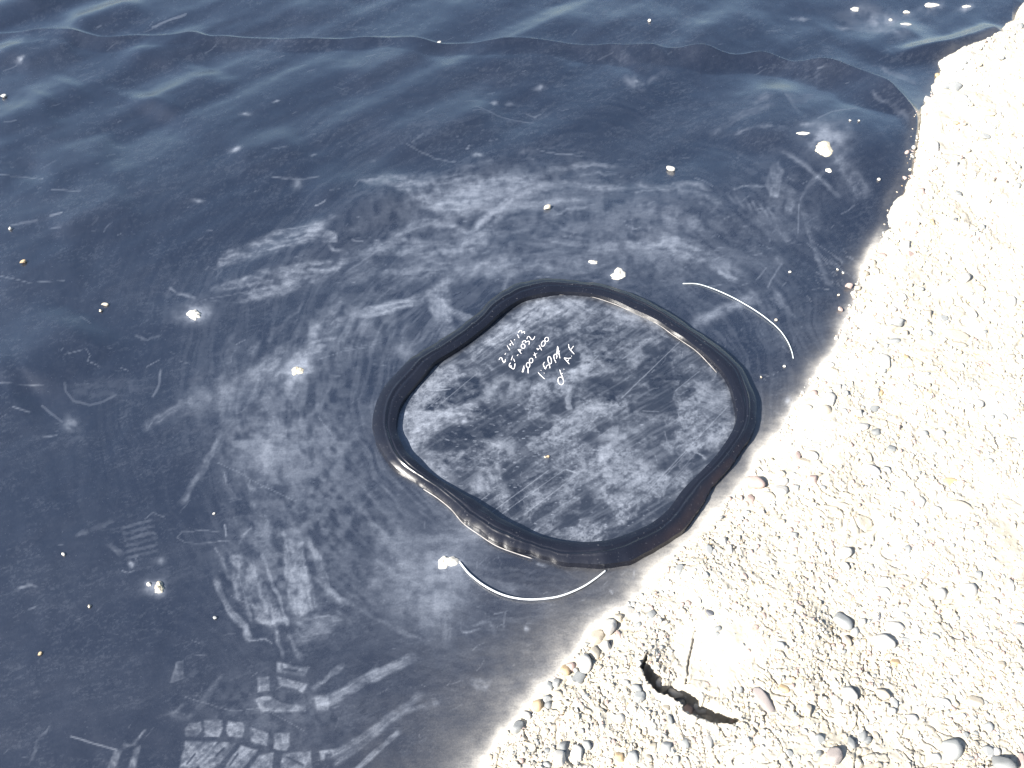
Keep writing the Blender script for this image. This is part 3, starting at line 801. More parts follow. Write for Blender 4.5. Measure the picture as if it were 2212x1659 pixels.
paint_liner(D)
for (hu, hv, hx, hy) in ((419, 680, 17, 11), (642, 801, 12, 10), (967, 1214, 21, 12), (1336, 593, 16, 12), (1779, 322, 22, 17), (344, 1270, 11, 11), (1281, 566, 11, 4), (1735, 288, 13, 4), (2012, 11, 18, 6),
                         (2087, 14, 10, 4), (1958, 26, 8, 4), (1958, 52, 11, 4), (1847, 20, 10, 5), (1924, 43, 5, 3), (1790, 368, 8, 4), (322, 1262, 6, 4)):
    D.blob((hu + 2, hv + 1), hx * 1.45, hy * 1.45, -.2, .34, 1, 40); D.blob((hu, hv), hx * 2.8, hy * 2.2, -.3, .05, 1, 41)
# dust blown off the gravel on to the sheet
near_edge = np.clip(-ld, 0, 1)
lowpart = smooth((V - 760) / 260)
tan = np.exp(-near_edge / .007) * .9 + np.exp(-near_edge / .034) * (.06 + .26 * lowpart) + np.exp(-near_edge / .10) * .06 * lowpart
tan = tan * (.75 + .5 * smooth((fbm(U / 40, V / 40, 5, 400) - .25) / .5))
topright = smooth((580 - V) / 110)
tan = np.clip(tan * (1 - .93 * topright), 0, 1)
dust = np.clip(1 - (1 - np.clip(D.val, 0, 1) * .56) * (1 - tan * .9), 0, 1)
dust = dust * smooth((V + 500) / 300 + 1)
out = np.maximum.reduce([(-1000 - U) / 200, (U - 2320) / 150, (V - 2300) / 150, (-130 - V) / 120])
dust = dust + (.035 - dust) * smooth(out)
keep = (ld < .09)
lf = grid_faces(*LX.shape, keep)
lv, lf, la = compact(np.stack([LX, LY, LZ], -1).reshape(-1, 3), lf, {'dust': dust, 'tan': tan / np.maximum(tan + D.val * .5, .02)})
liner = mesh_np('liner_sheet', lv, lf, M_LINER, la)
tag(liner, 'wide black plastic liner sheet with long wrinkles, dust smears and tyre marks', 'liner')

# ------------------------------------------------------------------ gravel ground
us = np.concatenate([np.array([-60000, -20000, -9000, -4000, -2000, -1000, -400, 0, 300, 600, 800, 900, 960]), np.arange(1000, 2330, 2.4), np.array([2400, 2600, 3000, 3800, 5000, 9000, 20000, 60000])])
vs = np.arange(1730, -110, -2.4)
GX, GY = fan_grid(us, vs, np.array([-25, -8, -2.5, -1.2, -.5, -.1, .12, .22, .28]), np.array([2.75, 3.0, 3.4, 4, 5, 7, 10, 16, 30, 60, 120]))
gd = edge_d(GX, GY)
GZ = ground_z(GX, GY, gd)
far = np.hypot(GX, GY) > 6
GZ = np.where(far & (gd > 0), .05, GZ)
ground = mesh_np('ground', np.stack([GX, GY, GZ], -1).reshape(-1, 3), grid_faces(*GX.shape), M_GROUND)
tag(ground, 'pale sandy gravel bank beside the black liner', None, None, 'structure')

# ------------------------------------------------------------------ welded patch
OUT = c5([(195, 1100), (215, 1000), (250, 905), (330, 800), (450, 690), (600, 590), (740, 500), (870, 400), (970, 300), (1060, 235), (1160, 190), (1280, 172),
          (1430, 168), (1550, 178), (1680, 200), (1840, 250), (2000, 315)]) + \
      c6([(0, 440), (100, 510), (240, 610), (370, 730), (430, 830), (470, 950), (475, 1050), (455, 1150), (400, 1250), (300, 1390), (200, 1500), (140, 1610)]) + \
      [(1475, 1150), (1431, 1182), (1381, 1212), (1338, 1225), (1291, 1229), (1238, 1225), (1184, 1213), (1137, 1199), (1087, 1182), (1051, 1163), (1021, 1143), (994, 1118)] + \
      c5([(700, 1630), (580, 1530), (450, 1450), (340, 1390), (280, 1310), (230, 1230), (205, 1170)])
INN = c5([(360, 1140), (375, 1030), (410, 950), (480, 860), (560, 770), (620, 700), (750, 620), (860, 540), (960, 460), (1060, 370), (1180, 295), (1300, 265),
          (1430, 250), (1600, 262), (1750, 300), (1900, 370), (2050, 440), (2150, 510)]) + \
      c6([(0, 540), (100, 620), (200, 710), (270, 790), (310, 880), (335, 980), (345, 1060), (320, 1140), (260, 1240), (190, 1330), (100, 1420), (0, 1520)]) + \
      c8([(2110, 0), (2000, 90), (1870, 150), (1720, 200), (1560, 212), (1420, 200), (1270, 165), (1120, 100), (1020, 50)]) + \
      c5([(960, 1659), (880, 1600), (760, 1530), (620, 1440), (520, 1370), (430, 1290), (390, 1210)])

def ring(pts, n, z):
    P = catmull(list(pts) + [pts[0]], 12)
    ang = np.unwrap(np.arctan2(P[:, 1] - 910, (P[:, 0] - 1215) / 1.2))
    if ang[-1] < ang[0]: P = P[::-1]; ang = ang[::-1]
    ang = np.maximum.accumulate(ang) + np.arange(len(ang)) * 1e-9
    a0 = np.linspace(0, 2 * math.pi, n, endpoint=False)
    a0 = (a0 - ang[0]) % (2 * math.pi) + ang[0]
    pu = np.interp(a0, ang, P[:, 0]); pv = np.interp(a0, ang, P[:, 1])
    kr = np.exp(-(np.arange(-12, 13) / 5.0) ** 2); kr /= kr.sum()
    pu, pv = [np.convolve(np.concatenate([q[-12:], q, q[:12]]), kr, 'valid') for q in (pu, pv)]
    return at(pu, pv, z), (pu, pv)

NB, MB_ = 820, 44
(ox, oy), (ou, ov) = ring(OUT, NB, .001)
(ix, iy), (iu, iv) = ring(INN, NB, .004)
patch = bpy.data.objects.new('liner_patch', None)
pz0 = one(liner_z, PCX, PCY)
patch.location = (PCX, PCY, pz0)
col.objects.link(patch)
tag(patch, 'rounded square black plastic patch welded on the liner with a thick glossy bead', 'patch')

def local(v):
    return np.asarray(v) - np.array([PCX, PCY, pz0])

ss = np.linspace(0, 2 * math.pi, NB, endpoint=False)
tt = np.concatenate([np.linspace(0, .035, 5), np.linspace(.035, .965, MB_ - 10), np.linspace(.965, 1, 5)])
ring_pos = np.stack([np.cos(ss), np.sin(ss)], 0)
def ringn(f, o, s): return fbm(ring_pos[0] * f + 9, ring_pos[1] * f + 9, o, s) - .5
ww = np.hypot(ox - ix, oy - iy)
Hh = .0130 * (1 + .5 * ringn(4, 3, 500)) * np.clip(ww / ww.mean(), .5, 1.1)
rid = .40 + .42 * ringn(2.2, 2, 510)
rid2 = .70 + .40 * ringn(3, 2, 511)
T, S_ = np.meshgrid(tt, ss)
crown = smooth((T - .26) / .16) * smooth((.80 - T) / .16)
aT = np.abs(2 * T - 1)
prof = np.where(aT >= .9299, (.32 * (1 - .93 ** 2) + .68) * (1 - aT) / .07, .32 * (1 - aT ** 2) + .68)
gro = .09 * np.exp(-((T - rid[:, None]) / .055) ** 2) - .06 * np.exp(-((T - rid[:, None] - .11) / .05) ** 2) \
    + .035 * np.exp(-((T - rid2[:, None]) / .06) ** 2) * (1 + 2 * ringn(5, 2, 512)[:, None])
fn = (fbm(np.cos(S_) * 7 + 20, T * 9 + np.sin(S_) * 7, 3, 520) - .5) * .035
lump = (fbm(np.cos(S_) * 14 + 20, np.sin(S_) * 14 + T * 1.2, 3, 525) - .5) * .05
BZ = Hh[:, None] * prof * (1 + gro * crown + fn * .6 * crown + lump)
wob = (fbm(np.cos(ss) * 9 + 30, np.sin(ss) * 9 + 30, 3, 530) - .5) * .006
BX = ox[:, None] * (1 - T) + ix[:, None] * T + 0 * wob[:, None]
BY = oy[:, None] * (1 - T) + iy[:, None] * T
# crown shifted so its foot matches the seen outline
BX = BX + (wob * (ox - ix) / ww)[:, None] * (1 - T); BY = BY + (wob * (oy - iy) / ww)[:, None] * (1 - T)
base = liner_z(BX, BY)
BZ = base + BZ + .002 * T - .0015 * (prof <= 0)
bu, bv = uv(BX, BY)
tan_b = smooth((bu - 1330) / 160) * smooth((bv - 930) / 120) * smooth((.55 - T) / .4) * (.3 + 1.2 * fbm(bu / 18, bv / 18, 3, 540))
verts = local(np.stack([BX, BY, BZ], -1).reshape(-1, 3))
kk_ = np.array([k for k in range(MB_ - 1) if k not in (4, MB_ - 6)])
i = np.arange(NB)[:, None] * MB_ + kk_[None, :]
j = ((np.arange(NB) + 1) % NB)[:, None] * MB_ + kk_[None, :]
bf = np.stack([i, i + 1, j + 1, j], -1).reshape(-1, 4)
bead = mesh_np('weld_bead', verts, bf, M_BEAD, {'tan': tan_b}, parent=patch)

# sheet inside the bead
mx, my = .5 * (ox + ix), .5 * (oy + iy)
gx = np.arange(mx.min() - .002, mx.max() + .002, .00125); gy = np.arange(my.min() - .002, my.max() + .002, .00135)
PX, PY = np.meshgrid(gx, gy)
ins = inside(PX, PY, list(zip(mx.tolist(), my.tolist())))
PZ = liner_z(PX, PY) + .0025
PU, PV = uv(PX, PY, .0025)
DP = Dust(PU, PV)

def paint_patch(D):
    S, P, B = D.stroke, D.poly, D.blob
    u, v = D.u0, D.v0
    a = -.55
    p = u * math.cos(a) + v * math.sin(a); q = -u * math.sin(a) + v * math.cos(a)
    cl = fbm(u / 70 + 1.6 * fbm(u / 40, v / 40, 3, 601), v / 55, 5, 600, .6)
    stx = fbm(p / 70, q / 6, 4, 610)
    mott = .6 * fbm(u / 9, v / 7, 4, 620, .65) + .4 * fbm(u / 3.6, v / 3.0, 3, 625, .6)
    D.val = D.val + np.clip(.05 + .46 * smooth((cl - .34) / .36) * (.30 + 1.0 * smooth((mott - .32) / .34)) + .17 * smooth((stx - .45) / .3), 0, 1)
    # bright wiped zones
    P(c5([(375, 1010), (520, 990), (640, 1000), (900, 925), (905, 1000), (840, 1080), (700, 1105), (600, 1160), (520, 1230), (470, 1280), (400, 1200), (365, 1120)]), .62, 8, .45, -.35, .8, 0, 31)
    P(c5([(480, 870), (600, 780), (700, 690), (860, 660), (960, 700), (880, 760), (700, 850), (560, 960), (470, 1000)]), .34, 8, .7, -.4, 1, 0, 32)
    P(c5([(800, 620), (1080, 380), (1300, 270), (1560, 280), (1480, 400), (1300, 440), (1150, 520), (980, 640), (880, 700)]), .48, 14, .75, -.6, 1, 0, 33)
    P(c5([(1180, 300), (1500, 260), (1800, 330), (2050, 450), (2180, 560), (2000, 560), (1850, 440), (1500, 390)]), .34, 12, .8, .5, 1, 0, 34)
    P(c5([(1470, 760), (1560, 690), (1600, 720), (1590, 780), (1500, 830)]), .5, 5, .4, 0)
    S(c5([(1410, 830), (1480, 890), (1470, 1000)]), 18, .5, .6, .3)
    P(c5([(1480, 1010), (1560, 960), (1760, 960), (1800, 1010), (1600, 1060), (1470, 1080)]), .46, 6, .5, -.2)
    S(c5([(1480, 1050), (1560, 990), (1700, 970)]), 22, .3); P(r2([(1000, 100), (1150, 60), (1220, 150), (1110, 300), (1020, 290)]), .36, 4, .4, -.6)
    P(r2([(360, 420), (390, 300), (520, 250), (560, 370), (380, 440)]), .48, 5, .3); S(r2([(560, 360), (700, 340), (880, 290)]), 18, .3)
    for k in range(12):
        S(r2([(1740 + 20 * (k % 3), 430 + 24 * k), (1950, 540 + 20 * k), (2130, 560 + 26 * k)]), 6, .26, .8, .3, 1.2)
    P(r2([(1800, 400), (2050, 450), (2140, 620), (2120, 800), (1900, 700), (1750, 560)]), .26, 9, .7, .3, 1, 0, 37)
    P(r2([(1900, 1060), (2000, 1000), (2060, 1080), (1960, 1220), (1870, 1200)]), .46, 7, .5, 0); S(r2([(1750, 1230), (1830, 1270), (1870, 1310)]), 9, .5)
    P(r2([(690, 1130), (820, 1120), (830, 1250), (760, 1330), (690, 1330)]), .45, 7, .5, 1); P(r2([(430, 870), (640, 850), (560, 1000), (300, 1000)]), .3, 8, .6)
    B(r2([(1000, 980)])[0], 46, 26, -.3, .3, .8); B(r2([(850, 1050)])[0], 30, 22, 0, .3, .9); B(r2([(1150, 1450)])[0], 60, 40, -.5, .3, .9); B(r2([(700, 1500)])[0], 40, 30, 0, .3, .8)
    B(r1([(1450, 1150)])[0], 60, 22, .3, .34, .9); B(r1([(1500, 500)])[0], 80, 26, -.2, .4, .9); B(r1([(700, 1420)])[0], 60, 40, .4, .3, .9)
    P(r1([(1400, 1340), (1430, 1280), (1470, 1400), (1520, 1560), (1560, 1659), (1200, 1659), (1100, 1560), (1250, 1450)]), .34, 8, .6, 1.1)
    # dark prints where the dust is gone
    P(c5([(590, 910), (760, 790), (900, 775), (912, 930), (760, 965), (640, 1005), (530, 1000)]), -.82, 6, .25, -.5, .8)
    P(c5([(560, 1200), (640, 1140), (720, 1105), (880, 1095), (1000, 1130), (1110, 1160), (1080, 1180), (880, 1190), (640, 1260), (560, 1260)]), -.8, 6, .25, 0, .8)
    P(c5([(765, 990), (900, 960), (1060, 980), (1120, 1060), (1080, 1130), (860, 1110), (800, 1060)]), -.6, 9, .6, .2)
    P(c5([(560, 1260), (760, 1210), (960, 1200), (980, 1300), (760, 1370), (600, 1330)]), -.55, 12, .6, .2)
    P(c5([(1480, 840), (1650, 790), (1830, 850), (1910, 950), (1890, 1030), (1800, 950), (1600, 950), (1490, 940)]), -.72, 7, .35, 0, .9)
    P(c5([(1360, 880), (1420, 860), (1445, 1000), (1360, 980)]), -.65, 8, .3); P(c5([(1110, 760), (1200, 720), (1240, 800), (1130, 825)]), -.6, 8, .3)
    P(c5([(1010, 1310), (1120, 1390), (1210, 1510), (1250, 1659), (1120, 1640), (1060, 1480)]), -.65, 7, .4, 1)
    P(c5([(1560, 430), (1750, 420), (1880, 560), (1860, 720), (1700, 700), (1550, 640), (1500, 520)]), -.6, 14, .5, 0)
    P(c5([(1960, 640), (2140, 620), (2212, 720), (2180, 880), (2040, 900), (1950, 760)]), -.65, 12, .4, 0)
    P(r2([(1480, 60), (1600, 300), (1760, 480), (1700, 640), (1540, 640), (1450, 380), (1300, 200)]), -.55, 12, .4, 0)
    P(r2([(560, 1060), (690, 1120), (700, 1300), (640, 1330), (520, 1260)]), -.55, 9, .5, 0); P(r2([(1150, 560), (1500, 640), (1480, 760), (1200, 740)]), -.4, 8, .6)
    P(r2([(1300, 1250), (1850, 1250), (1800, 1420), (1500, 1480), (1300, 1400)]), -.5, 12, .5); P(r2([(0, 1450), (300, 1420), (420, 1560), (200, 1659), (0, 1659)]), -.5, 12, .5)
    P(r1([(960, 230), (1220, 240), (1330, 270), (1300, 330), (1100, 370), (950, 330)]), -.5, 6, .6); P(c5([(1180, 480), (1500, 440), (1440, 600), (1240, 640)]), -.35, 20, .6, -.6)
    # parallel knife and drag scratches
    for A, Bq, w, i in (((960, 1670), (1340, 1390), 3, .55), ((1040, 1670), (1450, 1380), 2.6, .5), ((1190, 1670), (1440, 1480), 2.6, .7), ((1440, 1480), (1640, 1330), 2.4, .4),
                     ((880, 1600), (960, 1540), 2.6, .5), ((640, 960), (880, 760), 2.4, .45), ((560, 985), (640, 920), 2.2, .35), ((800, 720), (1180, 430), 2.2, .35), ((880, 700), (1260, 400), 2.2, .3)):
        S(c5([A, Bq]), w, i, .9, 0, .08)
    for A, Bq, w, i in (((940, 620), (1240, 330), 3.4, .5), ((1240, 330), (1580, 0), 2.8, .5), ((1220, 1650), (2120, 700), 2.8, .55), ((1240, 1670), (1740, 1130), 2.4, .45), ((1380, 1660), (1900, 1060), 2.2, .35),
                     ((560, 270), (690, 150), 2.8, .5), ((950, 190), (1150, 40), 2.4, .4), ((1530, 540), (1800, 320), 2.6, .45), ((350, 830), (480, 730), 2.4, .4), ((520, 980), (680, 820), 2.4, .4), ((680, 1050), (850, 930), 2.4, .4),
                     ((1560, 780), (1600, 910), 3, .45), ((1640, 900), (1665, 950), 3, .45), ((1410, 980), (1460, 1150), 3, .35), ((1170, 760), (1350, 770), 3, .4), ((1300, 1230), (1335, 1330), 2.6, .4), ((1500, 1540), (1700, 1330), 2, .35)):
        S(r2([A, Bq]), w, i, .9, 0, .08)
    S(r1([(740, 535), (900, 520)]), 3, .7, .8, 0, .1); S(r1([(400, 700), (420, 830), (435, 960)]), 2.6, .5, .9, 0, .1)
    S(r2([(330, 1405), (450, 1445)]), 4, .8, .7, 0, .1)
    D.flecks(230, (960, 880, 1400, 1180), 3, 9, 2.6, .62, .22, .12, 51)
    D.flecks(120, (880, 860, 1180, 1060), 3, 9, 2.6, .62, .12, .15, 52)
    D.flecks(70, (1250, 1000, 1560, 1170), 3, 9, 2.4, .5, .3, .2, 53)
    D.flecks(90, (860, 640, 1580, 1160), 5, 30, 2.0, .3, -.7, .35, 54)
paint_patch(DP)
pf = grid_faces(*PX.shape)
pf = pf[ins.ravel()[pf].all(1)]
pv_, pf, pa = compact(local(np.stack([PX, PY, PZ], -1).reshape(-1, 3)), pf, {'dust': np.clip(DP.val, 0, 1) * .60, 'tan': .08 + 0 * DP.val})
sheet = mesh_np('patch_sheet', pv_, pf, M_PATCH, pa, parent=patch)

# thin pale strips laid along two stretches of the bead edge
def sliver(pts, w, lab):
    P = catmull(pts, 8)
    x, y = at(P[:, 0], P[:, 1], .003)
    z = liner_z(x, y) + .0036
    v, f = tube('edge_strip', np.stack([x, y, z], -1), w, M_STRIP, flat=.5, sides=6)
    o = py_mesh('edge_strip', local(np.array([tuple(q) for q in v])), f, M_STRIP, patch)
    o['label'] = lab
sliver([(1205, 637), (1250, 637), (1300, 648), (1360, 671), (1415, 697), (1455, 725), (1500, 756), (1528, 783), (1548, 805)], .0007, 'thin pale strip along the inside of the bead')
sliver([(915, 1057), (945, 1076), (975, 1101), (1000, 1130), (1030, 1152), (1070, 1178), (1110, 1194), (1150, 1207)], .0008, 'thin pale strip along the outside of the bead')

# handwriting
def ell(c, rx, ry, rot=0, n=12):
    return [(c[0] + rx * math.cos(t) * math.cos(rot) - ry * math.sin(t) * math.sin(rot), c[1] + rx * math.cos(t) * math.sin(rot) + ry * math.sin(t) * math.cos(rot))
            for t in np.linspace(0, 2 * math.pi, n)]
LINES = [
    ('first handwritten line, 2-14-13', [[(495, 735), (515, 705), (538, 708), (550, 740), (572, 782), (594, 770), (600, 728)], [(590, 655), (615, 622)], [(628, 502), (675, 583)],
        [(663, 480), (690, 510)], [(668, 488), (712, 462)], [(686, 418), (735, 497)], [(746, 414), (762, 396)], [(800, 318), (825, 378)],
        [(812, 292), (832, 263), (862, 256), (872, 272), (868, 292), (890, 284), (912, 270), (918, 306)]]),
    ('second handwritten line, ET-A032', [[(690, 785), (665, 815), (670, 852), (700, 850), (688, 828)], [(680, 858), (705, 872), (735, 888), (752, 855), (760, 795)], [(695, 745), (725, 665)], [(735, 722), (753, 768)],
        [(792, 672), (820, 648)], [(805, 570), (865, 640)], [(808, 572), (885, 580)], [(835, 605), (858, 578)], ell((893, 515), 32, 38),
        [(880, 462), (888, 435), (915, 422), (935, 428), (930, 450), (955, 438), (982, 428), (995, 452), (988, 488)], [(955, 395), (965, 362), (990, 352), (1010, 375), (1030, 402), (1055, 402), (1075, 378), (1085, 350)]]),
    ('third handwritten line, 500x400', [[(908, 832), (895, 880), (876, 940)], [(912, 862), (900, 905), (888, 942)], ell((975, 825), 29, 42), [(975, 865), (974, 912), (975, 960)], ell((1025, 750), 29, 38, .1),
        [(1065, 662), (1138, 622)], [(1078, 615), (1105, 706)], [(1120, 545), (1135, 572), (1165, 545)], [(1155, 495), (1198, 582)], ell((1226, 470), 30, 48, .35), ell((1281, 400), 31, 36, .3)]),
    ('fourth handwritten line, 1:50 pm', [[(1140, 945), (1195, 1005), (1250, 1055)], [(1184, 908), (1192, 916)], [(1236, 952), (1244, 960)], [(1245, 772), (1225, 815), (1240, 850), (1260, 888), (1285, 835), (1325, 822), (1335, 875)],
        ell((1331, 745), 28, 62, -.2), [(1435, 785), (1405, 720), (1402, 665), (1428, 648), (1452, 680), (1440, 720)], [(1448, 640), (1455, 575), (1460, 510)], [(1464, 515), (1478, 600), (1500, 716)], [(1440, 660), (1470, 610), (1500, 592)], [(1432, 640), (1480, 640)]]),
    ('fifth handwritten line, OP. A.F', [ell((1515, 1085), 46, 64, -.25), [(1495, 898), (1520, 970), (1550, 1035)], [(1515, 975), (1560, 950)], [(1562, 888), (1570, 896)], [(1567, 708), (1610, 755), (1655, 808)],
        [(1567, 706), (1630, 715), (1688, 708)], [(1622, 768), (1655, 722)], [(1686, 674), (1694, 682)], [(1643, 480), (1650, 540), (1690, 595), (1735, 645)], [(1672, 578), (1702, 545), (1727, 510)]]),
]
for lab, strokes in LINES:
    vs_, fs_ = [], []
    for k, st in enumerate(strokes):
        P = catmull(cT(st), 5) if len(st) > 2 else np.array(cT(st))
        x, y = at(P[:, 0], P[:, 1], .003)
        z = liner_z(x, y) + .0029
        v, f = tube('w', np.stack([x, y, z], -1), (.00064 if len(st) > 2 else .00074), M_CHALK, flat=.3, sides=6)
        b0 = len(vs_)
        vs_ += [tuple(q) for q in v]; fs_ += [tuple(b0 + q for q in ff) for ff in f]
    o = py_mesh('handwritten_line', local(np.array(vs_)), fs_, M_CHALK, patch)
    o['label'] = lab

# ------------------------------------------------------------------ loose wires
def wire(pts, rad, mat, lab, lift):
    P = catmull(pts, 8)
    x, y = at(P[:, 0], P[:, 1], .003)
    z = liner_z(x, y) + rad + lift * np.sin(np.linspace(0, math.pi, len(x)))
    v, f = tube('wire', np.stack([x, y, z], -1), rad, mat, sides=8)
    o = py_mesh('wire_offcut', v, f, mat)
    tag(o, lab, 'wire', 'curved wire offcuts on the liner')
wire(c6([(5, 172), (110, 180), (250, 230), (400, 305), (520, 382), (620, 465), (680, 545), (710, 610), (722, 657)]), .00085, M_WIREC, 'thin pale wire curving across the liner between the patch and the gravel', .002)
wire(c8([(765, 318), (830, 400), (930, 480), (1050, 540), (1180, 568), (1300, 568), (1430, 545), (1560, 490), (1650, 430), (1715, 376)]), .00125, M_WIRE, 'thick white wire bowed below the patch, starting at a sand heap', .003)

# ------------------------------------------------------------------ stones: shared shapes
def ico(sub):
    import bmesh
    bm = bmesh.new(); bmesh.ops.create_icosphere(bm, subdivisions=sub, radius=1)
    v = np.array([q.co[:] for q in bm.verts]); f = np.array([[q.index for q in ff.verts] for ff in bm.faces])
    bm.free(); return v, f
I1, I2, I3 = ico(1), ico(2), ico(3)

def stone_shape(seed, V, ang=.0, amp=.25):
    g = np.random.default_rng(seed)
    v = V.copy()
    for _ in range(5):
        k = g.normal(size=3); k /= np.linalg.norm(k)
        v = v * (1 + amp * .45 * g.normal() * np.sin(v @ k * g.uniform(1.2, 2.6) + g.uniform(0, 6)))[:, None]
    for _ in range(int(3 + ang * 8)):                 # worn flats
        k = g.normal(size=3); k /= np.linalg.norm(k)
        lim = g.uniform(.58, .84)
        h = v @ k
        v = v - np.outer(np.maximum(h - lim, 0) * (.6 + .4 * ang), k)
    return v
PEB = []
for k in range(10):
    v = stone_shape(700 + k, I3[0], ang=1.0 if k >= 7 else .5, amp=.30)
    me = bpy.data.meshes.new('pebble')
    me.from_pydata(v.tolist(), [], I3[1].tolist())
    me.polygons.foreach_set('use_smooth', [True] * len(I3[1]))
    me.materials.append(STONE['cream'])
    PEB.append(me)

PLACED = []
def pebble(u, v, rx, ry, rot=0.0, c='cream', label=None, embed=.45, shape=None, surf=ground_z, flat=.78, group=None, name='pebble', cat='pebble'):
    x, y, z = on_surface(u, v, surf)
    d = depth_at(y, z) / FPX
    k = shape if shape is not None else random.randrange(7)
    o = bpy.data.objects.new(name, PEB[k])
    o.material_slots[0].link = 'OBJECT'
    o.material_slots[0].material = STONE[c]
    a, b = rx * d, ry * d * 1.18
    o.scale = (a, b, min(a, b) * flat)
    o.location = (x, y, z + o.scale[2] * (1 - 2 * embed) * .9)
    o.rotation_euler = (random.uniform(-.15, .15), random.uniform(-.15, .15), -rot)
    col.objects.link(o)
    tag(o, label, cat, group)
    PLACED.append((u, v, max(rx, ry)))
    return o

G = 'stones in the gravel bank'
def lst(f, rows, **kw):
    for r in rows:
        (px, py), rx, ry, rot, c, lab = r[:6]
        u, v = f([(px, py)])[0]
        kk = dict(kw)
        if len(r) > 6: kk.update(r[6])
        if lab is None: PENDING.append((u, v, rx, ry, rot, c, kk))
        else: pebble(u, v, rx, ry, rot, c, lab, group=G, **kk)
PENDING = []
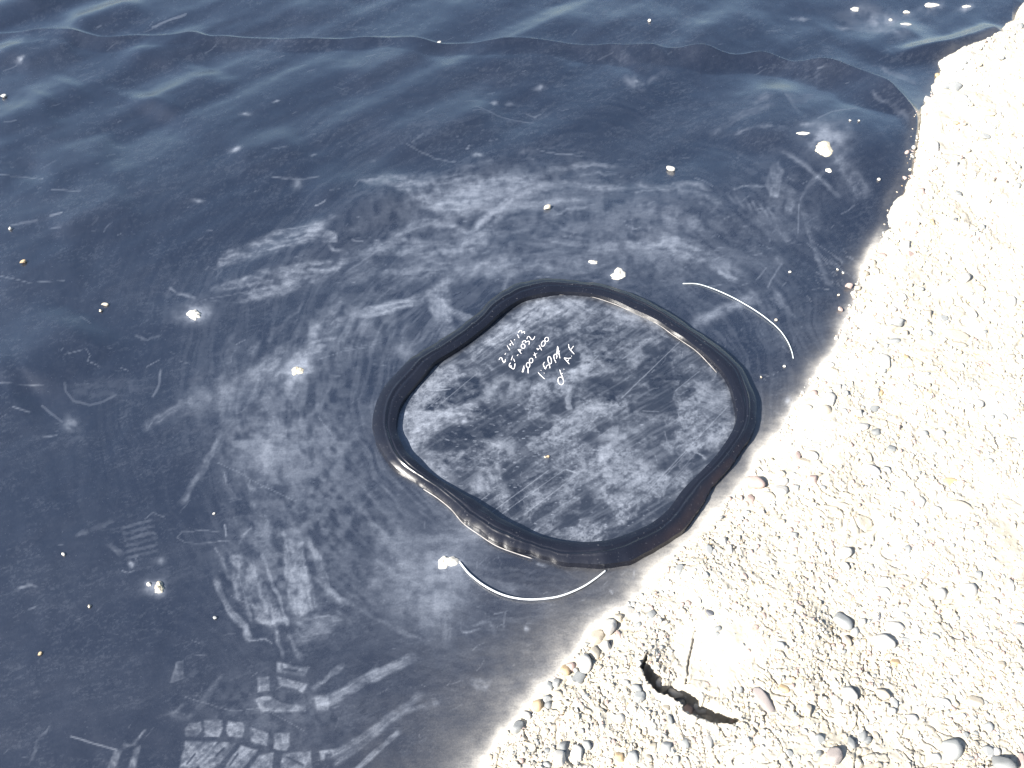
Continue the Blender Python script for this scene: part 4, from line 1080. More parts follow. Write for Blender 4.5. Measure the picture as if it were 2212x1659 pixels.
# --- right of the patch
lst(c6, [
    ((1255, 1148), 15, 9.5, -.1, 'grey', 'smooth oval grey pebble, upper of the two grey ovals right of the patch'),
    ((1355, 1245), 12, 6.5, .1, 'grey', 'smooth oval grey pebble, lower of the two grey ovals right of the patch'),
    ((1390, 430), 15, 12, .2, 'pale grey', 'angular pale grey stone in the sand right of the thin wire', {'shape': 8}),
    ((1820, 150), 15, 13, .2, 'white', 'round white stone right of the thin wire, high on the bank'),
    ((1680, 405), 13, 8, -.4, 'pale grey', 'flat pale grey stone above the long cream cobble'),
    ((1760, 510), 33, 15, .18, 'cream', 'long cream cobble near the right, biggest stone beside the thin wire', {'embed': .5}),
    ((1795, 577), 17, 8, .1, 'cream', 'small cream stone tucked under the long cream cobble'),
    ((1305, 680), 18, 15, .2, 'white', 'rounded white stone half sunk in sand right of the thin wire', {'embed': .5}),
    ((940, 712), 17, 11, -.35, 'white', 'oval white stone at the liner edge below the thin wire tip'),
    ((985, 747), 12, 8, .2, 'cream', None), ((1120, 570), 9, 8, 0, 'cream', None), ((1005, 860), 14, 10, .1, 'white', None),
    ((1062, 885), 7, 9, .2, 'grey', 'small square grey stone among white ones by the liner edge', {'shape': 9}),
    ((950, 930), 17, 13, .4, 'white', 'big white stone in the row along the liner edge right of the patch', {'embed': .3}),
    ((850, 895), 11, 10, 0, 'pink', 'pinkish stone at the liner edge right of the patch'),
    ((800, 990), 15, 10, -.5, 'white', None), ((915, 1000), 18, 14, .3, 'cream', 'broad cream stone in the row along the liner edge'),
    ((1245, 990), 11, 9, .1, 'grey', 'angular grey stone above the two grey ovals', {'shape': 8}),
    ((1140, 1020), 13, 10, 0, 'white', None), ((1235, 900), 13, 14, .3, 'white', None), ((1285, 890), 8, 9, 0, 'tan', 'tan orange stone behind a white one right of the patch'),
    ((1670, 1150), 12, 9, .2, 'white', None), ((1215, 1385), 23, 15, .3, 'white', 'large smooth white stone low on the bank right of the bead', {'embed': .5}),
    ((1735, 1455), 20, 10, .1, 'tan', 'flat peach coloured stone lying flush in the sand at the right', {'embed': .62}),
    ((475, 1490), 17, 18, -.5, 'pink', 'tall pinkish white stone with a long shadow beside the bead corner', {'embed': .18, 'flat': 1.0}),
    ((565, 1555), 16, 11, .2, 'cream', None), ((632, 1530), 16, 13, .4, 'white', 'white rounded stone near the pinkish tall one'),
    ((845, 1450), 13, 11, .3, 'pink', 'pink stone in the sand a little right of the bead corner'), ((640, 1410), 11, 9, 0, 'cream', None),
    ((840, 1285), 14, 11, .3, 'cream', None), ((745, 1300), 9, 10, .3, 'pink', None), ((1325, 1385), 11, 11, 0, 'grey', 'cracked grey stone below the grey oval pebbles', {'shape': 9}),
    ((1410, 1545), 10, 10, 0, 'white', None), ((1795, 1620), 32, 18, .35, 'cream', 'very broad cream cobble at the far right, mostly buried', {'embed': .6}),
    ((1205, 1300), 9, 9, 0, 'cream', None), ((1920, 955), 12, 14, .6, 'white', None), ((1500, 850), 8, 9, .4, 'pale grey', None), ((1050, 1005), 8, 8, 0, 'pale grey', None),
    ((1590, 380), 12, 14, .3, 'cream', None), ((1425, 255), 8, 11, 0, 'white', None), ((2130, 290), 12, 16, .3, 'white', None), ((1930, 210), 9, 10, 0, 'cream', None),
    ((1885, 380), 9, 10, .3, 'white', None), ((1540, 215), 9, 7, .2, 'pale grey', None), ((1375, 555), 13, 7, .1, 'pale grey', None), ((1585, 500), 12, 9, .2, 'pale grey', None),
    ((1445, 505), 9, 9, 0, 'cream', None), ((1800, 710), 9, 8, .3, 'white', None), ((1600, 915), 7, 8, .3, 'white', None), ((1165, 1110), 13, 10, .5, 'white', None),
    ((2085, 1040), 6, 9, 0, 'pale grey', None), ((2150, 1190), 7, 6, 0, 'grey', None), ((1560, 1150), 11, 9, .5, 'pale grey', None), ((1990, 1330), 10, 7, 0, 'pale grey', None),
    ((1310, 1080), 7, 8, 0, 'cream', None), ((1450, 660), 7, 7, 0, 'tan', None), ((1380, 625), 4, 5, 0, 'pink', 'tiny red pebble beside a flat grey stone'),
    ((1690, 1200), 6, 10, .2, 'cream', None), ((1540, 1590), 14, 9, .6, 'white', None), ((1640, 1640), 14, 9, .1, 'white', None), ((790, 1340), 16, 9, .4, 'cream', None), ((850, 1290), 12, 9, .5, 'white', None),
    ((660, 1470), 10, 8, 0, 'white', None), ((740, 1500), 9, 7, .4, 'pale grey', None), ((910, 1500), 8, 6, .3, 'pale grey', None), ((440, 1580), 12, 10, .3, 'pink', None), ((410, 1610), 9, 8, 0, 'cream', None),
    ((1060, 1380), 7, 7, 0, 'cream', None), ((1370, 1500), 6, 7, 0, 'cream', None), ((1330, 1480), 6, 7, 0, 'white', None)])
# --- upper bank
lst(c6, [
    ((1175, 30), 9, 9, 0, 'white', 'top stone of the small white cluster at the liner edge'), ((1180, 80), 9, 7, 0, 'white', 'middle stone of the small white cluster at the liner edge'),
    ((1182, 126), 9, 7, 0, 'cream', 'bottom stone of the small white cluster at the liner edge'), ((1290, 12), 11, 10, 0, 'pink', None), ((1250, 100), 9, 8, 0, 'cream', None), ((1230, 50), 8, 8, 0, 'cream', None)], embed=.25)
lst(c3, [
    ((1765, 560), 16, 19, .5, 'pale grey', 'pale bluish grey flat stone high on the bank by the sheet fold', {'embed': .6, 'shape': 8}),
    ((2190, 172), 10, 8, 0, 'grey', 'grey stone at the top right corner of the bank'), ((1625, 950), 14, 14, .2, 'white', 'big white stone beside the gap under the sheet edge'),
    ((1578, 745), 6, 5, 0, 'pink', None), ((1955, 885), 12, 8, 0, 'pale grey', None), ((1652, 490), 5, 5, 0, 'tan', 'little orange tan pebble at the upper sheet edge'), ((1455, 970), 8, 9, 0, 'pale grey', None),
    ((1440, 1600), 16, 15, .2, 'white', 'big white stone at the liner edge above the small white cluster', {'embed': .3}), ((1350, 1590), 10, 9, .2, 'white', None), ((1545, 1245), 12, 10, 0, 'pink', None), ((1785, 1250), 8, 6, 0, 'grey', None),
    ((1990, 740), 14, 8, .1, 'cream', None), ((1940, 1468), 10, 7, 0, 'pale grey', None), ((1528, 1078), 5, 5, 0, 'tan', 'little orange pebble beside the sheet edge, below the gap'), ((1830, 630), 6, 9, .3, 'pale grey', None),
    ((1470, 1650), 10, 9, 0, 'pink', None), ((1620, 1440), 6, 9, 0, 'tan', None), ((2175, 1205), 7, 7, 0, 'pale grey', None), ((1960, 550), 8, 8, 0, 'white', None), ((1715, 385), 8, 7, 0, 'white', None), ((1590, 650), 10, 9, 0, 'white', None),
    ((1880, 1130), 10, 9, .3, 'white', None), ((1760, 1070), 12, 10, .3, 'white', None), ((2110, 200), 8, 7, 0, 'cream', None), ((2070, 320), 9, 7, 0, 'white', None), ((1930, 300), 9, 7, 0, 'white', None), ((1770, 800), 7, 6, 0, 'tan', None), ((2050, 760), 10, 8, 0, 'white', None),
    ((2180, 880), 6, 9, 0, 'cream', None), ((1840, 975), 8, 8, 0, 'cream', None), ((1770, 1420), 6, 5, .6, 'dark grey', None)], embed=.4)
# --- lower right
lst(c9, [
    ((1035, 725), 25, 17, .42, 'pale grey', 'large smooth pale grey oblong stone standing clear of the sand, right of centre', {'embed': .33, 'flat': .8}),
    ((1068, 838), 13, 11, .5, 'cream', 'wedge shaped cream stone touching the pale grey oblong from below', {'shape': 7}), ((1122, 775), 8, 10, .1, 'pale grey', 'small grey stone squeezed right of the pale grey oblong'),
    ((1305, 845), 27, 19, .1, 'white', 'big rounded white stone right of the pale grey oblong', {'embed': .42}), ((1450, 830), 21, 7, .15, 'pale grey', 'long flat grey stone right of the big white one', {'embed': .55}),
    ((555, 1262), 20, 36, -.5, 'speckled', 'large tilted speckled pinkish slab in the lower right gravel', {'embed': .5, 'shape': 2, 'flat': .6}), ((812, 1300), 10, 13, .3, 'cream', 'cream stone with a dark shaded face right of the speckled slab', {'embed': .2, 'flat': 1.1}), ((735, 1315), 4, 4, 0, 'grey', None),
    ((1750, 1540), 22, 20, .2, 'pale grey', 'large round pale grey stone near the bottom right corner', {'embed': .36}), ((2075, 1650), 26, 18, -.1, 'grey', 'big grey stone cut by the bottom edge near the right corner', {'embed': .25}), ((1975, 1545), 15, 12, .2, 'pale grey', None), ((2030, 1555), 11, 9, 0, 'white', None),
    ((1172, 1450), 9, 12, .2, 'grey', 'left half of the split grey pebble near the bottom'), ((1200, 1486), 10, 7, -.1, 'grey', 'right half of the split grey pebble near the bottom'), ((885, 1468), 13, 11, .2, 'pale grey', None), ((1092, 1508), 10, 12, .2, 'grey', 'steep grey stone left of the split grey pebble', {'embed': .2}),
    ((985, 1602), 18, 16, 0, 'speckled', 'round brown grey stone at the bottom edge, larger than its neighbours', {'embed': .25}), ((885, 1570), 7, 6, 0, 'grey', None), ((25, 1500), 10, 13, .3, 'grey', 'grey stone below the dark hollow near the bottom'), ((165, 1495), 13, 15, .4, 'white', None),
    ((1668, 530), 14, 12, .2, 'white', None), ((1855, 510), 17, 15, .4, 'white', 'tall white stone at the right, upper half of the lower bank', {'embed': .3}), ((1920, 415), 11, 9, 0, 'pale grey', None), ((2125, 475), 10, 12, .3, 'white', None), ((2195, 760), 13, 15, .2, 'pale grey', 'round grey stone cut by the right edge of the picture'),
    ((1085, 1180), 19, 17, .2, 'white', 'round white stone in the lower gravel left of the split pebble'), ((178, 655), 8, 9, -.4, 'dark grey', 'dark grey triangular pebble with a white spot on the smooth sand', {'shape': 7}), ((720, 150), 11, 7, .5, 'pale grey', None), ((1465, 240), 7, 9, .1, 'grey', None), ((1276, 680), 4, 7, .3, 'dark grey', None),
    ((730, 670), 10, 5, .3, 'pale grey', None), ((168, 245), 9, 12, .1, 'pale grey', 'pale grey stone in the small rubble heap left of centre', {'embed': .15}), ((205, 262), 7, 8, 0, 'white', None), ((235, 300), 8, 7, 0, 'white', None), ((348, 296), 7, 6, 0, 'cream', None), ((265, 200), 12, 11, 0, 'white', None), ((310, 250), 8, 12, 0, 'white', None),
    ((1050, 275), 16, 12, .3, 'white', None), ((1050, 355), 13, 11, .3, 'white', None), ((1080, 545), 10, 7, .4, 'cream', None), ((712, 300), 9, 8, .2, 'white', None), ((405, 420), 6, 8, 0, 'pink', None), ((995, 410), 7, 8, .6, 'pink', None),
    ((1985, 1395), 11, 10, 0, 'pale grey', None), ((1902, 1435), 6, 6, 0, 'grey', None), ((1595, 1412), 16, 12, .5, 'cream', None), ((1640, 810), 9, 7, .2, 'pale grey', None), ((1895, 1240), 18, 11, .4, 'cream', None), ((1700, 1240), 19, 12, .4, 'white', None), ((640, 865), 12, 9, .4, 'pale grey', None), ((430, 900), 5, 5, 0, 'pink', None),
    ((1310, 515), 15, 10, .2, 'white', None), ((1380, 740), 18, 9, .4, 'white', None), ((1215, 815), 10, 8, .2, 'cream', None), ((2130, 810), 7, 7, 0, 'white', None), ((605, 760), 8, 9, .3, 'cream', None), ((235, 755), 8, 6, .2, 'grey', None), ((225, 790), 7, 5, .2, 'pale grey', None), ((370, 1165), 8, 7, 0, 'pale grey', None),
    ((660, 1150), 14, 9, .2, 'tan', 'orange tan stone patch just above the speckled slab', {'embed': .5}), ((1380, 985), 11, 8, .2, 'tan', None), ((1010, 1240), 11, 9, .2, 'white', None), ((1380, 1245), 7, 9, .3, 'pale grey', None), ((1490, 1340), 13, 9, .3, 'white', None), ((1300, 1180), 18, 11, .3, 'cream', None), ((170, 1270), 14, 13, 0, 'white', None),
    ((60, 1270), 14, 10, .4, 'speckled', None), ((150, 1330), 10, 8, 0, 'cream', None), ((195, 1580), 8, 8, 0, 'cream', None), ((335, 1510), 8, 9, .3, 'white', None), ((2200, 1620), 9, 14, 0, 'pink', 'dark pinkish stone in the bottom right corner'), ((1640, 1590), 12, 9, .3, 'white', None), ((690, 1560), 9, 8, 0, 'pale grey', None), ((1270, 1640), 9, 8, 0, 'cream', None),
    ((1070, 1290), 7, 9, 0, 'cream', None), ((1830, 1440), 8, 6, 0, 'pale grey', None), ((425, 1480), 6, 8, .3, 'white', None)])
# --- along the liner edge, lower left of the bank
lst(c8, [
    ((1645, 722), 13, 16, 0, 'tan', 'tan egg shaped stone lying on the liner edge, left of a white one', {'embed': .12, 'surf': ground_z, 'flat': .95}), ((1735, 770), 15, 17, .1, 'white', 'big white stone at the liner edge beside the tan egg shaped one', {'embed': .12, 'flat': .95}),
    ((1795, 695), 15, 11, .1, 'cream', None), ((1650, 830), 16, 18, .3, 'cream', 'broad cream stone in front of the tan egg shaped one', {'embed': .5}), ((1712, 880), 14, 11, -.3, 'white', 'white stone with a dark chip on its right, below the two tall ones', {'embed': .25}), ((1738, 870), 5, 9, .2, 'dark grey', 'dark chip leaning on a white stone at the liner edge', {'embed': .15}),
    ((1575, 985), 17, 21, .25, 'white', 'tallest white stone low on the liner edge, with a grey wedge below', {'embed': .15, 'flat': .95}), ((1545, 1078), 14, 15, .2, 'grey', 'grey wedge stone with a shaded side below the tall white one', {'embed': .2, 'shape': 8}), ((1450, 1032), 14, 13, .2, 'tan', None), ((1490, 1005), 11, 10, .1, 'pink', None), ((1640, 925), 16, 14, .5, 'cream', None),
    ((1392, 1120), 13, 11, .2, 'pale grey', None), ((1352, 1130), 8, 9, 0, 'grey', None), ((1402, 1185), 13, 12, .3, 'cream', None), ((1335, 1215), 12, 11, .1, 'pale grey', None), ((1342, 1255), 10, 9, 0, 'grey', None), ((1440, 1150), 7, 7, 0, 'cream', None), ((1275, 1258), 12, 12, .1, 'tan', 'lone tan stone on the lower liner edge with a crisp shadow', {'embed': .15}),
    ((1200, 1328), 12, 9, -.1, 'white', 'white stone on the lower liner edge left of the tan lone one', {'embed': .2}), ((1143, 1410), 12, 13, .3, 'grey', 'grey stone on the lower liner edge with a black shadow', {'embed': .15}), ((1018, 1550), 7, 7, 0, 'cream', None), ((928, 1618), 9, 9, 0, 'pink', None), ((965, 1595), 7, 6, 0, 'cream', None),
    ((1435, 1525), 13, 12, .2, 'grey', None), ((1525, 1562), 17, 13, .1, 'white', 'white stone right of a grey one at the bottom of the bank'), ((1595, 1512), 12, 11, .4, 'pale grey', None), ((1800, 1340), 14, 10, .1, 'white', 'single white stone on the bare sand left of the dark hollow'), ((2030, 1425), 9, 9, .1, 'white', None),
    ((2108, 1530), 17, 12, .2, 'pale grey', None), ((2018, 1535), 15, 11, .1, 'cream', None), ((1410, 1605), 19, 17, .1, 'white', 'largest white stone at the bottom edge, left part of the bank'), ((1515, 1618), 12, 9, .1, 'white', None), ((1895, 1590), 14, 16, .3, 'pale grey', None), ((1800, 1592), 15, 9, .2, 'tan', 'flat golden tan stone at the bottom edge of the gravel', {'embed': .5}),
    ((2012, 665), 11, 8, .6, 'grey', None), ((1918, 1142), 13, 9, .4, 'grey', 'grey stone touching the upper left end of the dark hollow'), ((1928, 1212), 13, 12, .2, 'pale grey', None), ((2060, 1110), 10, 9, 0, 'white', None), ((2105, 1125), 12, 11, .3, 'white', None), ((2165, 1175), 19, 12, .3, 'white', 'long white stone overhanging the dark hollow'),
    ((1890, 605), 9, 7, 0, 'white', None), ((2190, 390), 10, 14, .2, 'pale grey', None), ((1335, 1550), 11, 7, .2, 'grey', None), ((1910, 680), 12, 10, .2, 'white', None), ((1930, 730), 7, 6, 0, 'grey', None), ((1960, 970), 5, 7, 0, 'white', None), ((1840, 1110), 10, 8, 0, 'white', None), ((1330, 1640), 12, 9, 0, 'pale grey', None), ((2170, 1615), 10, 9, 0, 'white', None),
    ((1165, 1610), 9, 7, .3, 'pink', None), ((1260, 1480), 6, 4, 0, 'pale grey', None), ((1990, 1600), 10, 8, 0, 'cream', None), ((2130, 1350), 6, 9, 0, 'grey', None), ((1860, 640), 14, 10, -.3, 'white', None), ((1795, 800), 7, 9, 0, 'pink', None), ((1750, 860), 5, 5, 0, 'cream', None)])
# stones down in the hollow
for (p, rx, ry, c) in (((750, 1260), 13, 13, 'pink'), ((850, 1290), 13, 12, 'grey'), ((920, 1390), 16, 13, 'pink'), ((540, 1150), 10, 10, 'tan'), ((640, 1230), 12, 8, 'pink')):
    u, v = r4([p])[0]
    PENDING.append((u, v, rx, ry, .3, c, {'embed': .35}))
for (p, rx, ry, c, lab) in (((1075, 1350), 16, 14, 'white', 'white stone on the rim of the dark hollow, right part'), ((1155, 1450), 11, 8, 'cream', 'small cream stone on the rim of the dark hollow near its right end'), ((440, 860), 6, 6, 'white', 'little white pebble at the top tip of the dark hollow'),
                            ((640, 1060), 15, 10, 'white', 'white stone on the rim at the left part of the dark hollow')):
    u, v = r4([p])[0]
    pebble(u, v, rx, ry, .2, c, lab, embed=.2, group=G)

# unlisted mid-sized stones are told apart by the nearest landmark
FILL = []
MARKS = [(2063, 187, 'the bluish flat stone high on the bank'), (2026, 317, 'the big white stone by the sheet gap'), (2208, 57, 'the top right corner stone'), (1955, 534, 'the big white stone above the white cluster'),
         (1868, 580, 'the small white cluster at the liner edge'), (1938, 696, 'the angular pale grey stone'), (2081, 603, 'the round white stone up the bank'), (2061, 723, 'the long cream cobble'), (1908, 780, 'the half sunk rounded white stone'),
         (1789, 790, 'the oval white stone at the wire tip'), (1791, 863, 'the big white stone in the edge row'), (1893, 936, 'the upper grey oval pebble'), (1926, 968, 'the lower grey oval pebble'), (1879, 1015, 'the large smooth white stone'),
         (2055, 1038, 'the flat peach stone'), (2075, 1094, 'the very broad cream cobble'), (1631, 1050, 'the tall pinkish stone'), (1758, 1037, 'the pink stone right of the bead corner'), (1819, 1347, 'the pale grey oblong stone'),
         (1911, 1385, 'the big white stone beside the oblong'), (1659, 1525, 'the tilted speckled slab'), (2058, 1619, 'the large round grey stone'), (1864, 1595, 'the split grey pebble'), (1803, 1639, 'the round brown grey stone'), (1836, 1499, 'the round white stone near the split pebble'),
         (2093, 1275, 'the tall white stone at the right'), (2206, 1359, 'the stone cut by the right edge'), (1532, 1322, 'the dark triangular pebble'), (1531, 1187, 'the small rubble heap'), (1286, 1345, 'the tan egg shaped stone'), (1263, 1434, 'the tallest edge stone'),
         (1162, 1524, 'the lone tan edge stone'), (1119, 1575, 'the grey edge stone with black shadow'), (1208, 1639, 'the largest white stone at the bottom'), (1338, 1552, 'the single white stone on bare sand'), (1390, 1480, 'the left end of the dark hollow'), (1560, 1575, 'the right end of the dark hollow'),
         (1484, 1420, 'the thin upright crack'), (1481, 1605, 'the grey stone below the hollow'), (2108, 1450, 'the loose stones at the far right'), (2130, 870, 'the bare sand at the right edge'), (1700, 1250, 'the smooth pale sand right of the crack'), (2010, 1190, 'the open sand right of centre'), (2100, 420, 'the plain upper bank')]
def filler(u, v, rx, ry, rot, c, **kk):
    o = pebble(u, v, rx, ry, rot, c, 'pebble', group=G, **kk)
    FILL.append((o, u, v, max(rx, ry), c))
def name_fillers():
    seen = {}
    for o, u, v, r, c in FILL:
        mu, mv, ph = min(MARKS, key=lambda q: (q[0] - u) ** 2 + (q[1] - v) ** 2)
        a = math.degrees(math.atan2(mv - v, u - mu)) % 360
        d = ['right of', 'up and right of', 'above', 'up and left of', 'left of', 'down and left of', 'below', 'down and right of'][int((a + 22.5) // 45) % 8]
        size = 'small' if r < 8 else ('medium' if r < 12 else 'large')
        lab = f'{size} {c} pebble {d} {ph}'
        seen.setdefault(lab, []).append((math.hypot(mu - u, mv - v), o))
    for lab, q in seen.items():
        q.sort(key=lambda e: e[0])
        for k, (_, o) in enumerate(q):
            o['label'] = lab if len(q) == 1 or len(q) > 3 else (['nearer ', 'farther '] if len(q) == 2 else ['nearest ', 'middle ', 'farthest '])[k] + lab
for (u, v, rx, ry, rot, c, kk) in PENDING: filler(u, v, rx, ry, rot, c, **kk)

def bank_points(n, seed):
    g = np.random.default_rng(seed)
    u = g.uniform(1020, 2240, n * 4); v = g.uniform(-20, 1690, n * 4)
    x, y = at(u, v)
    d = edge_d(x, y)
    m = (d > .006) & (g.random(n * 4) < .35 + .65 * (v / 1659))
    dens = fbm(x * 7, y * 7, 2, 900)
    m &= g.random(n * 4) < .25 + 1.1 * smooth((dens - .35) / .3)
    m &= ~((np.hypot((u - 1545) / 100, (v - 1415) / 90) < 1) & (g.random(n * 4) < .93))
    m &= ~inside(u, v, TR_A + TR_B)
    return u[m], v[m]
fu, fv = bank_points(260, 5)
room = 300 - sum(1 for o in col.objects if o.name.split('.')[0] == 'pebble') - 16
cols = ['cream'] * 10 + ['white'] * 12 + ['pale grey'] * 3 + ['pink'] * 2
got = 0
for u, v in zip(fu, fv):
    if got >= room: break
    r = random.uniform(6, 9.5)
    if any((u - a) ** 2 + (v - b) ** 2 < (q + r) ** 2 for a, b, q in PLACED): continue
    filler(u, v, r, r * random.uniform(.65, .95), random.uniform(-.2, .8), random.choice(cols), embed=random.uniform(.3, .5), shape=random.randrange(10))
    got += 1

name_fillers()

# the gravel too small to pick apart
def edge_points(n, seed):
    g = np.random.default_rng(seed)
    P = np.array(EDGE)
    k = g.integers(2, len(P) - 2, n); t = g.random(n)
    q = P[k] * (1 - t[:, None]) + P[k + 1] * t[:, None]
    off = np.abs(g.normal(size=n)) * 16 - 5
    u, v = q[:, 0] + off, q[:, 1] + off * .35
    x, y = at(u, v)
    m = (fbm(u / 45, v / 45, 2, 910) > .42) & (v > 545) & (edge_d(x, y) > -.010)
    return u[m], v[m]
def gravel(name, n, r0, r1, V, F, seed, mats, lab, pw=1.6, points=bank_points):
    g = np.random.default_rng(seed)
    u, v = points(n, seed)
    u, v = u[:n], v[:n]
    if PLACED:
        PA = np.array(PLACED)
        okm = np.ones(len(u), bool)
        for a, b, q in PA: okm &= (u - a) ** 2 + (v - b) ** 2 > (q * .75) ** 2
        u, v = u[okm], v[okm]
    x, y = at(u, v, .02)
    z = np.maximum(ground_z(x, y), liner_z(x, y))
    n = len(u)
    s = (r0 + (r1 - r0) * g.random(n) ** pw) * depth_at(y, z) / FPX
    shapes = [stone_shape(950 + k, V, ang=.7, amp=.3) for k in range(12)]
    allv, allf, mi = [], [], []
    for k in range(n):
        sh = shapes[k % 12]
        th = g.uniform(0, 6.28); c, sn = math.cos(th), math.sin(th)
        a = sh * (s[k] * g.uniform(.9, 1.35), s[k] * g.uniform(.75, 1.1), s[k] * g.uniform(.6, .95))
        P = np.stack([a[:, 0] * c - a[:, 1] * sn + x[k], a[:, 0] * sn + a[:, 1] * c + y[k], a[:, 2] + z[k] + s[k] * g.uniform(-.35, .30)], -1)
        allv.append(P); allf.append(F + k * len(V)); mi.append(np.full(len(F), g.integers(0, len(mats))))
    o = mesh_np(name, np.concatenate(allv), np.concatenate(allf), STONE[mats[0]])
    for mname in mats[1:]: o.data.materials.append(STONE[mname])
    o.data.polygons.foreach_set('material_index', np.concatenate(mi).astype(np.int32))
    tag(o, lab, 'gravel', None, 'stuff')
gravel('fine_gravel', 5200, 2.6, 6.0, I2[0], I2[1], 21, ['cream', 'cream', 'white', 'white', 'cream', 'pale grey', 'pink', 'cream'], 'loose fine gravel strewn over the pale sandy bank')
gravel('coarse_sand', 15000, 1.2, 3.2, I1[0], I1[1], 22, ['cream', 'white', 'cream', 'cream', 'tan', 'pale grey', 'cream', 'cream'], 'gritty coarse sand covering the pale bank')

gravel('edge_rubble', 1500, 1.6, 6.5, I2[0], I2[1], 23, ['cream', 'white', 'cream', 'white', 'cream', 'pale grey', 'pink', 'cream'], 'small rubble spilled along the edge of the liner', 2.2, edge_points)

# ------------------------------------------------------------------ sand heaps and crumbs on the liner
def heap(u, v, rx, ry, h, mat, seed, lab, name='sand_heap', cat='sand heap'):
    x0, y0, z0 = on_surface(u, v, liner_z)
    d = depth_at(y0, z0) / FPX
    g = np.random.default_rng(seed)
    nr, na = 12, 40
    ph = g.uniform(0, 6.28, 4)
    vs_, fs_ = [], []
    for i in range(nr + 1):
        t = i / nr
        for k in range(na):
            a = 2 * math.pi * k / na
            out = 1 + .14 * math.sin(2 * a + ph[0]) + .10 * math.sin(3 * a + ph[1]) + .04 * math.sin(5 * a + ph[2]) + .02 * math.sin(9 * a + ph[3])
            vs_.append((t * out * rx * d * math.cos(a), t * out * ry * d * 1.35 * math.sin(a), t))
    A = np.array(vs_)
    aa = np.arctan2(A[:, 1] / ry, A[:, 0] / rx)
    A[:, :2] *= (1 + .75 * (fbm(np.cos(aa) * 2.2 + 30 + seed, np.sin(aa) * 2.2 + 30, 4, 850 + seed, .65) - .5) * A[:, 2])[:, None]
    n = fbm(A[:, 0] / (rx * d) * 3 + seed, A[:, 1] / (rx * d) * 3, 4, 800 + seed)
    zz = .62 * h * np.clip(1 - A[:, 2] ** 2, 0, 1) * (.35 + 1.3 * n)
    base = liner_z(A[:, 0] + x0, A[:, 1] + y0) - z0
    A[:, 2] = base + zz - .0008 * (A[:, 2] > .99)
    for i in range(nr):
        for k in range(na):
            k2 = (k + 1) % na
            fs_.append((i * na + k, (i + 1) * na + k, (i + 1) * na + k2, i * na + k2))
    o = py_mesh(name, A.tolist(), fs_, mat)
    o.location = (x0, y0, z0)
    tag(o, lab, cat, 'sand heaps on the liner')

heap(419, 680, 17, 11, .007, M_SAND, 1, 'bright white sand heap on the left part of the liner')
heap(642, 801, 12, 10, .004, M_SANDC, 2, 'small cream sand heap in the dust smear left of the patch')
heap(967, 1214, 21, 12, .007, M_SAND, 3, 'bright sand heap at the left end of the thick wire')
heap(1336, 593, 16, 12, .006, M_SAND, 4, 'round white sand heap above the top of the bead')
heap(1779, 322, 22, 17, .009, M_SANDC, 5, 'big cream sand heap on the bulge at the upper right')
heap(344, 1270, 11, 11, .007, M_SANDC, 6, 'yellowish sand heap on the lower left liner')
heap(1281, 566, 11, 4, .003, M_SAND, 7, 'ragged white sand trail just left of the round heap above the bead')
heap(1735, 288, 13, 4, .004, M_SAND, 8, 'thin white sand trail above the big cream heap')
heap(2012, 11, 18, 6, .006, M_SAND, 9, 'wide white sand heap at the top edge of the liner')
heap(2087, 14, 10, 4, .004, M_SAND, 10, 'small white sand heap nearest the top right corner')
heap(1958, 26, 8, 4, .005, M_SAND, 11, 'small white sand heap, upper of two under the wide one')
heap(1958, 52, 11, 4, .004, M_SAND, 12, 'small white sand heap, lower of two under the wide one')
heap(1847, 20, 10, 5, .004, M_SAND, 13, 'white sand heap left of the wide one at the top')
heap(1924, 43, 5, 3, .004, M_SAND, 14, 'tiny white sand heap among those at the top right')
heap(1790, 368, 8, 4, .004, M_SAND, 15, 'small white sand heap under the big cream one')
heap(322, 1262, 6, 4, .003, M_SAND, 16, 'white sand smudge touching the yellowish heap at the lower left')

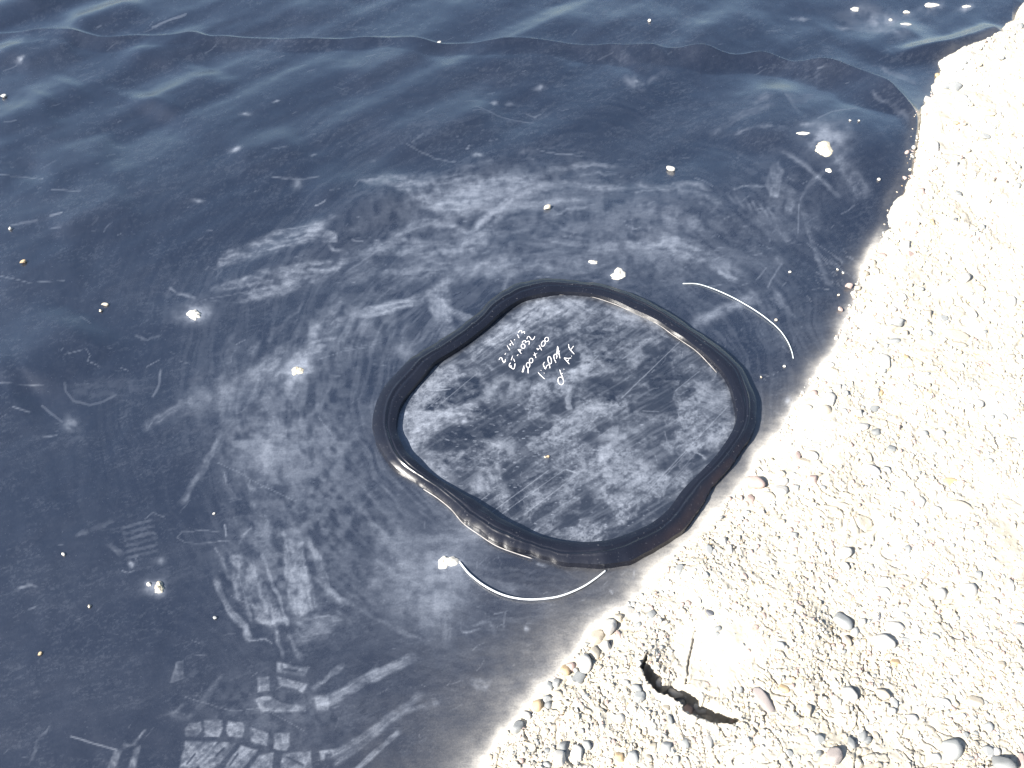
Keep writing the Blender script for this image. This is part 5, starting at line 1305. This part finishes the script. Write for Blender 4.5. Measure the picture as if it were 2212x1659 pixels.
LG = 'pebbles lying on the liner'
for (u, v, rx, ry, c, lab) in (
        (1449, 367, 11, 7, 'white', 'white angular pebble on the liner above the patch, right of middle'), (1183, 450, 8.5, 6, 'cream', 'cream angular pebble on the wiped dust above the patch'),
        (1403, 46, 4, 3.5, 'white', 'lone white pebble on the liner near the top middle'), (949, 93, 5, 3, 'white', 'white pebble lying on the long fold of the liner'),
        (52, 567, 6, 5, 'tan', 'tan pebble on the liner near the left edge, below the white ones'), (229, 659, 7, 4, 'cream', 'upper of two cream pebbles on the left liner'), (218, 672, 4, 3.5, 'cream', 'lower of two cream pebbles on the left liner'),
        (10, 209, 5, 5.5, 'white', 'white pebble at the left edge of the liner, near the top'), (23, 495, 4.5, 4, 'white', 'white pebble near the left edge, above the tan one'),
        (194, 1310, 4, 4, 'cream', 'cream pebble left of the yellowish heap on the lower liner'), (138, 1198, 5, 3.5, 'white', 'white pebble on the lower left liner above the cream one'), (88, 1412, 4, 4.5, 'tan', 'tan pebble low on the left liner'),
        (465, 1335, 4.5, 4, 'pale grey', 'pale grey pebble on the liner left of the tall dust smear'), (463, 1110, 3, 3, 'white', 'tiny white pebble on the liner left of the patch'), (1898, 389, 4, 3.5, 'white', 'white pebble on the bulge near the gravel edge'),
        (1834, 620, 8, 7.5, 'pink', 'pinkish grey pebble on the liner just off the gravel, left of a cream one'), (1852, 625, 8, 6, 'cream', 'cream pebble on the liner touching the gravel beside the pinkish one'), (1815, 670, 6.5, 6, 'pink', 'flat pink pebble on the liner between the wire and gravel'),
        (1676, 692, 3.5, 3.5, 'cream', 'cream pebble on the liner under the thin wire'), (1694, 792, 3.5, 3.2, 'white', 'white pebble on the liner below the tip of the thin wire'), (1706, 588, 3.5, 2.5, 'white', 'white pebble on the liner above the thin wire'),
        (1809, 583, 3, 3, 'white', 'little white pebble by the gravel above the pinkish one, left'), (1821, 590, 3, 3, 'white', 'little white pebble by the gravel above the pinkish one, right'), (1811, 638, 3, 2.6, 'cream', 'tiny cream pebble just below the pinkish grey one'),
        (1644, 815, 2.6, 2.6, 'cream', 'tiny cream pebble on the liner right beside the bead'), (1855, 262, 3, 3, 'white', 'tiny white pebble on the bulge, right of the sand trail'), (1836, 261, 2.6, 2.4, 'white', 'tiny white pebble on the bulge above the big heap')):
    pebble(u, v, rx, ry, random.uniform(-.4, .4), c, lab, embed=.14, surf=liner_z, shape=7 + (int(u) % 3), group=LG)

def patch_z(x, y): return liner_z(x, y) + .0025
pebble(1178, 988, 3.2, 2.6, 0, 'cream', 'left of two crumbs lying on the middle of the patch', embed=.1, surf=patch_z, shape=7, group=LG)
pebble(1184, 987, 3.4, 2.8, .2, 'tan', 'right of two crumbs lying on the middle of the patch', embed=.1, surf=patch_z, shape=8, group=LG)
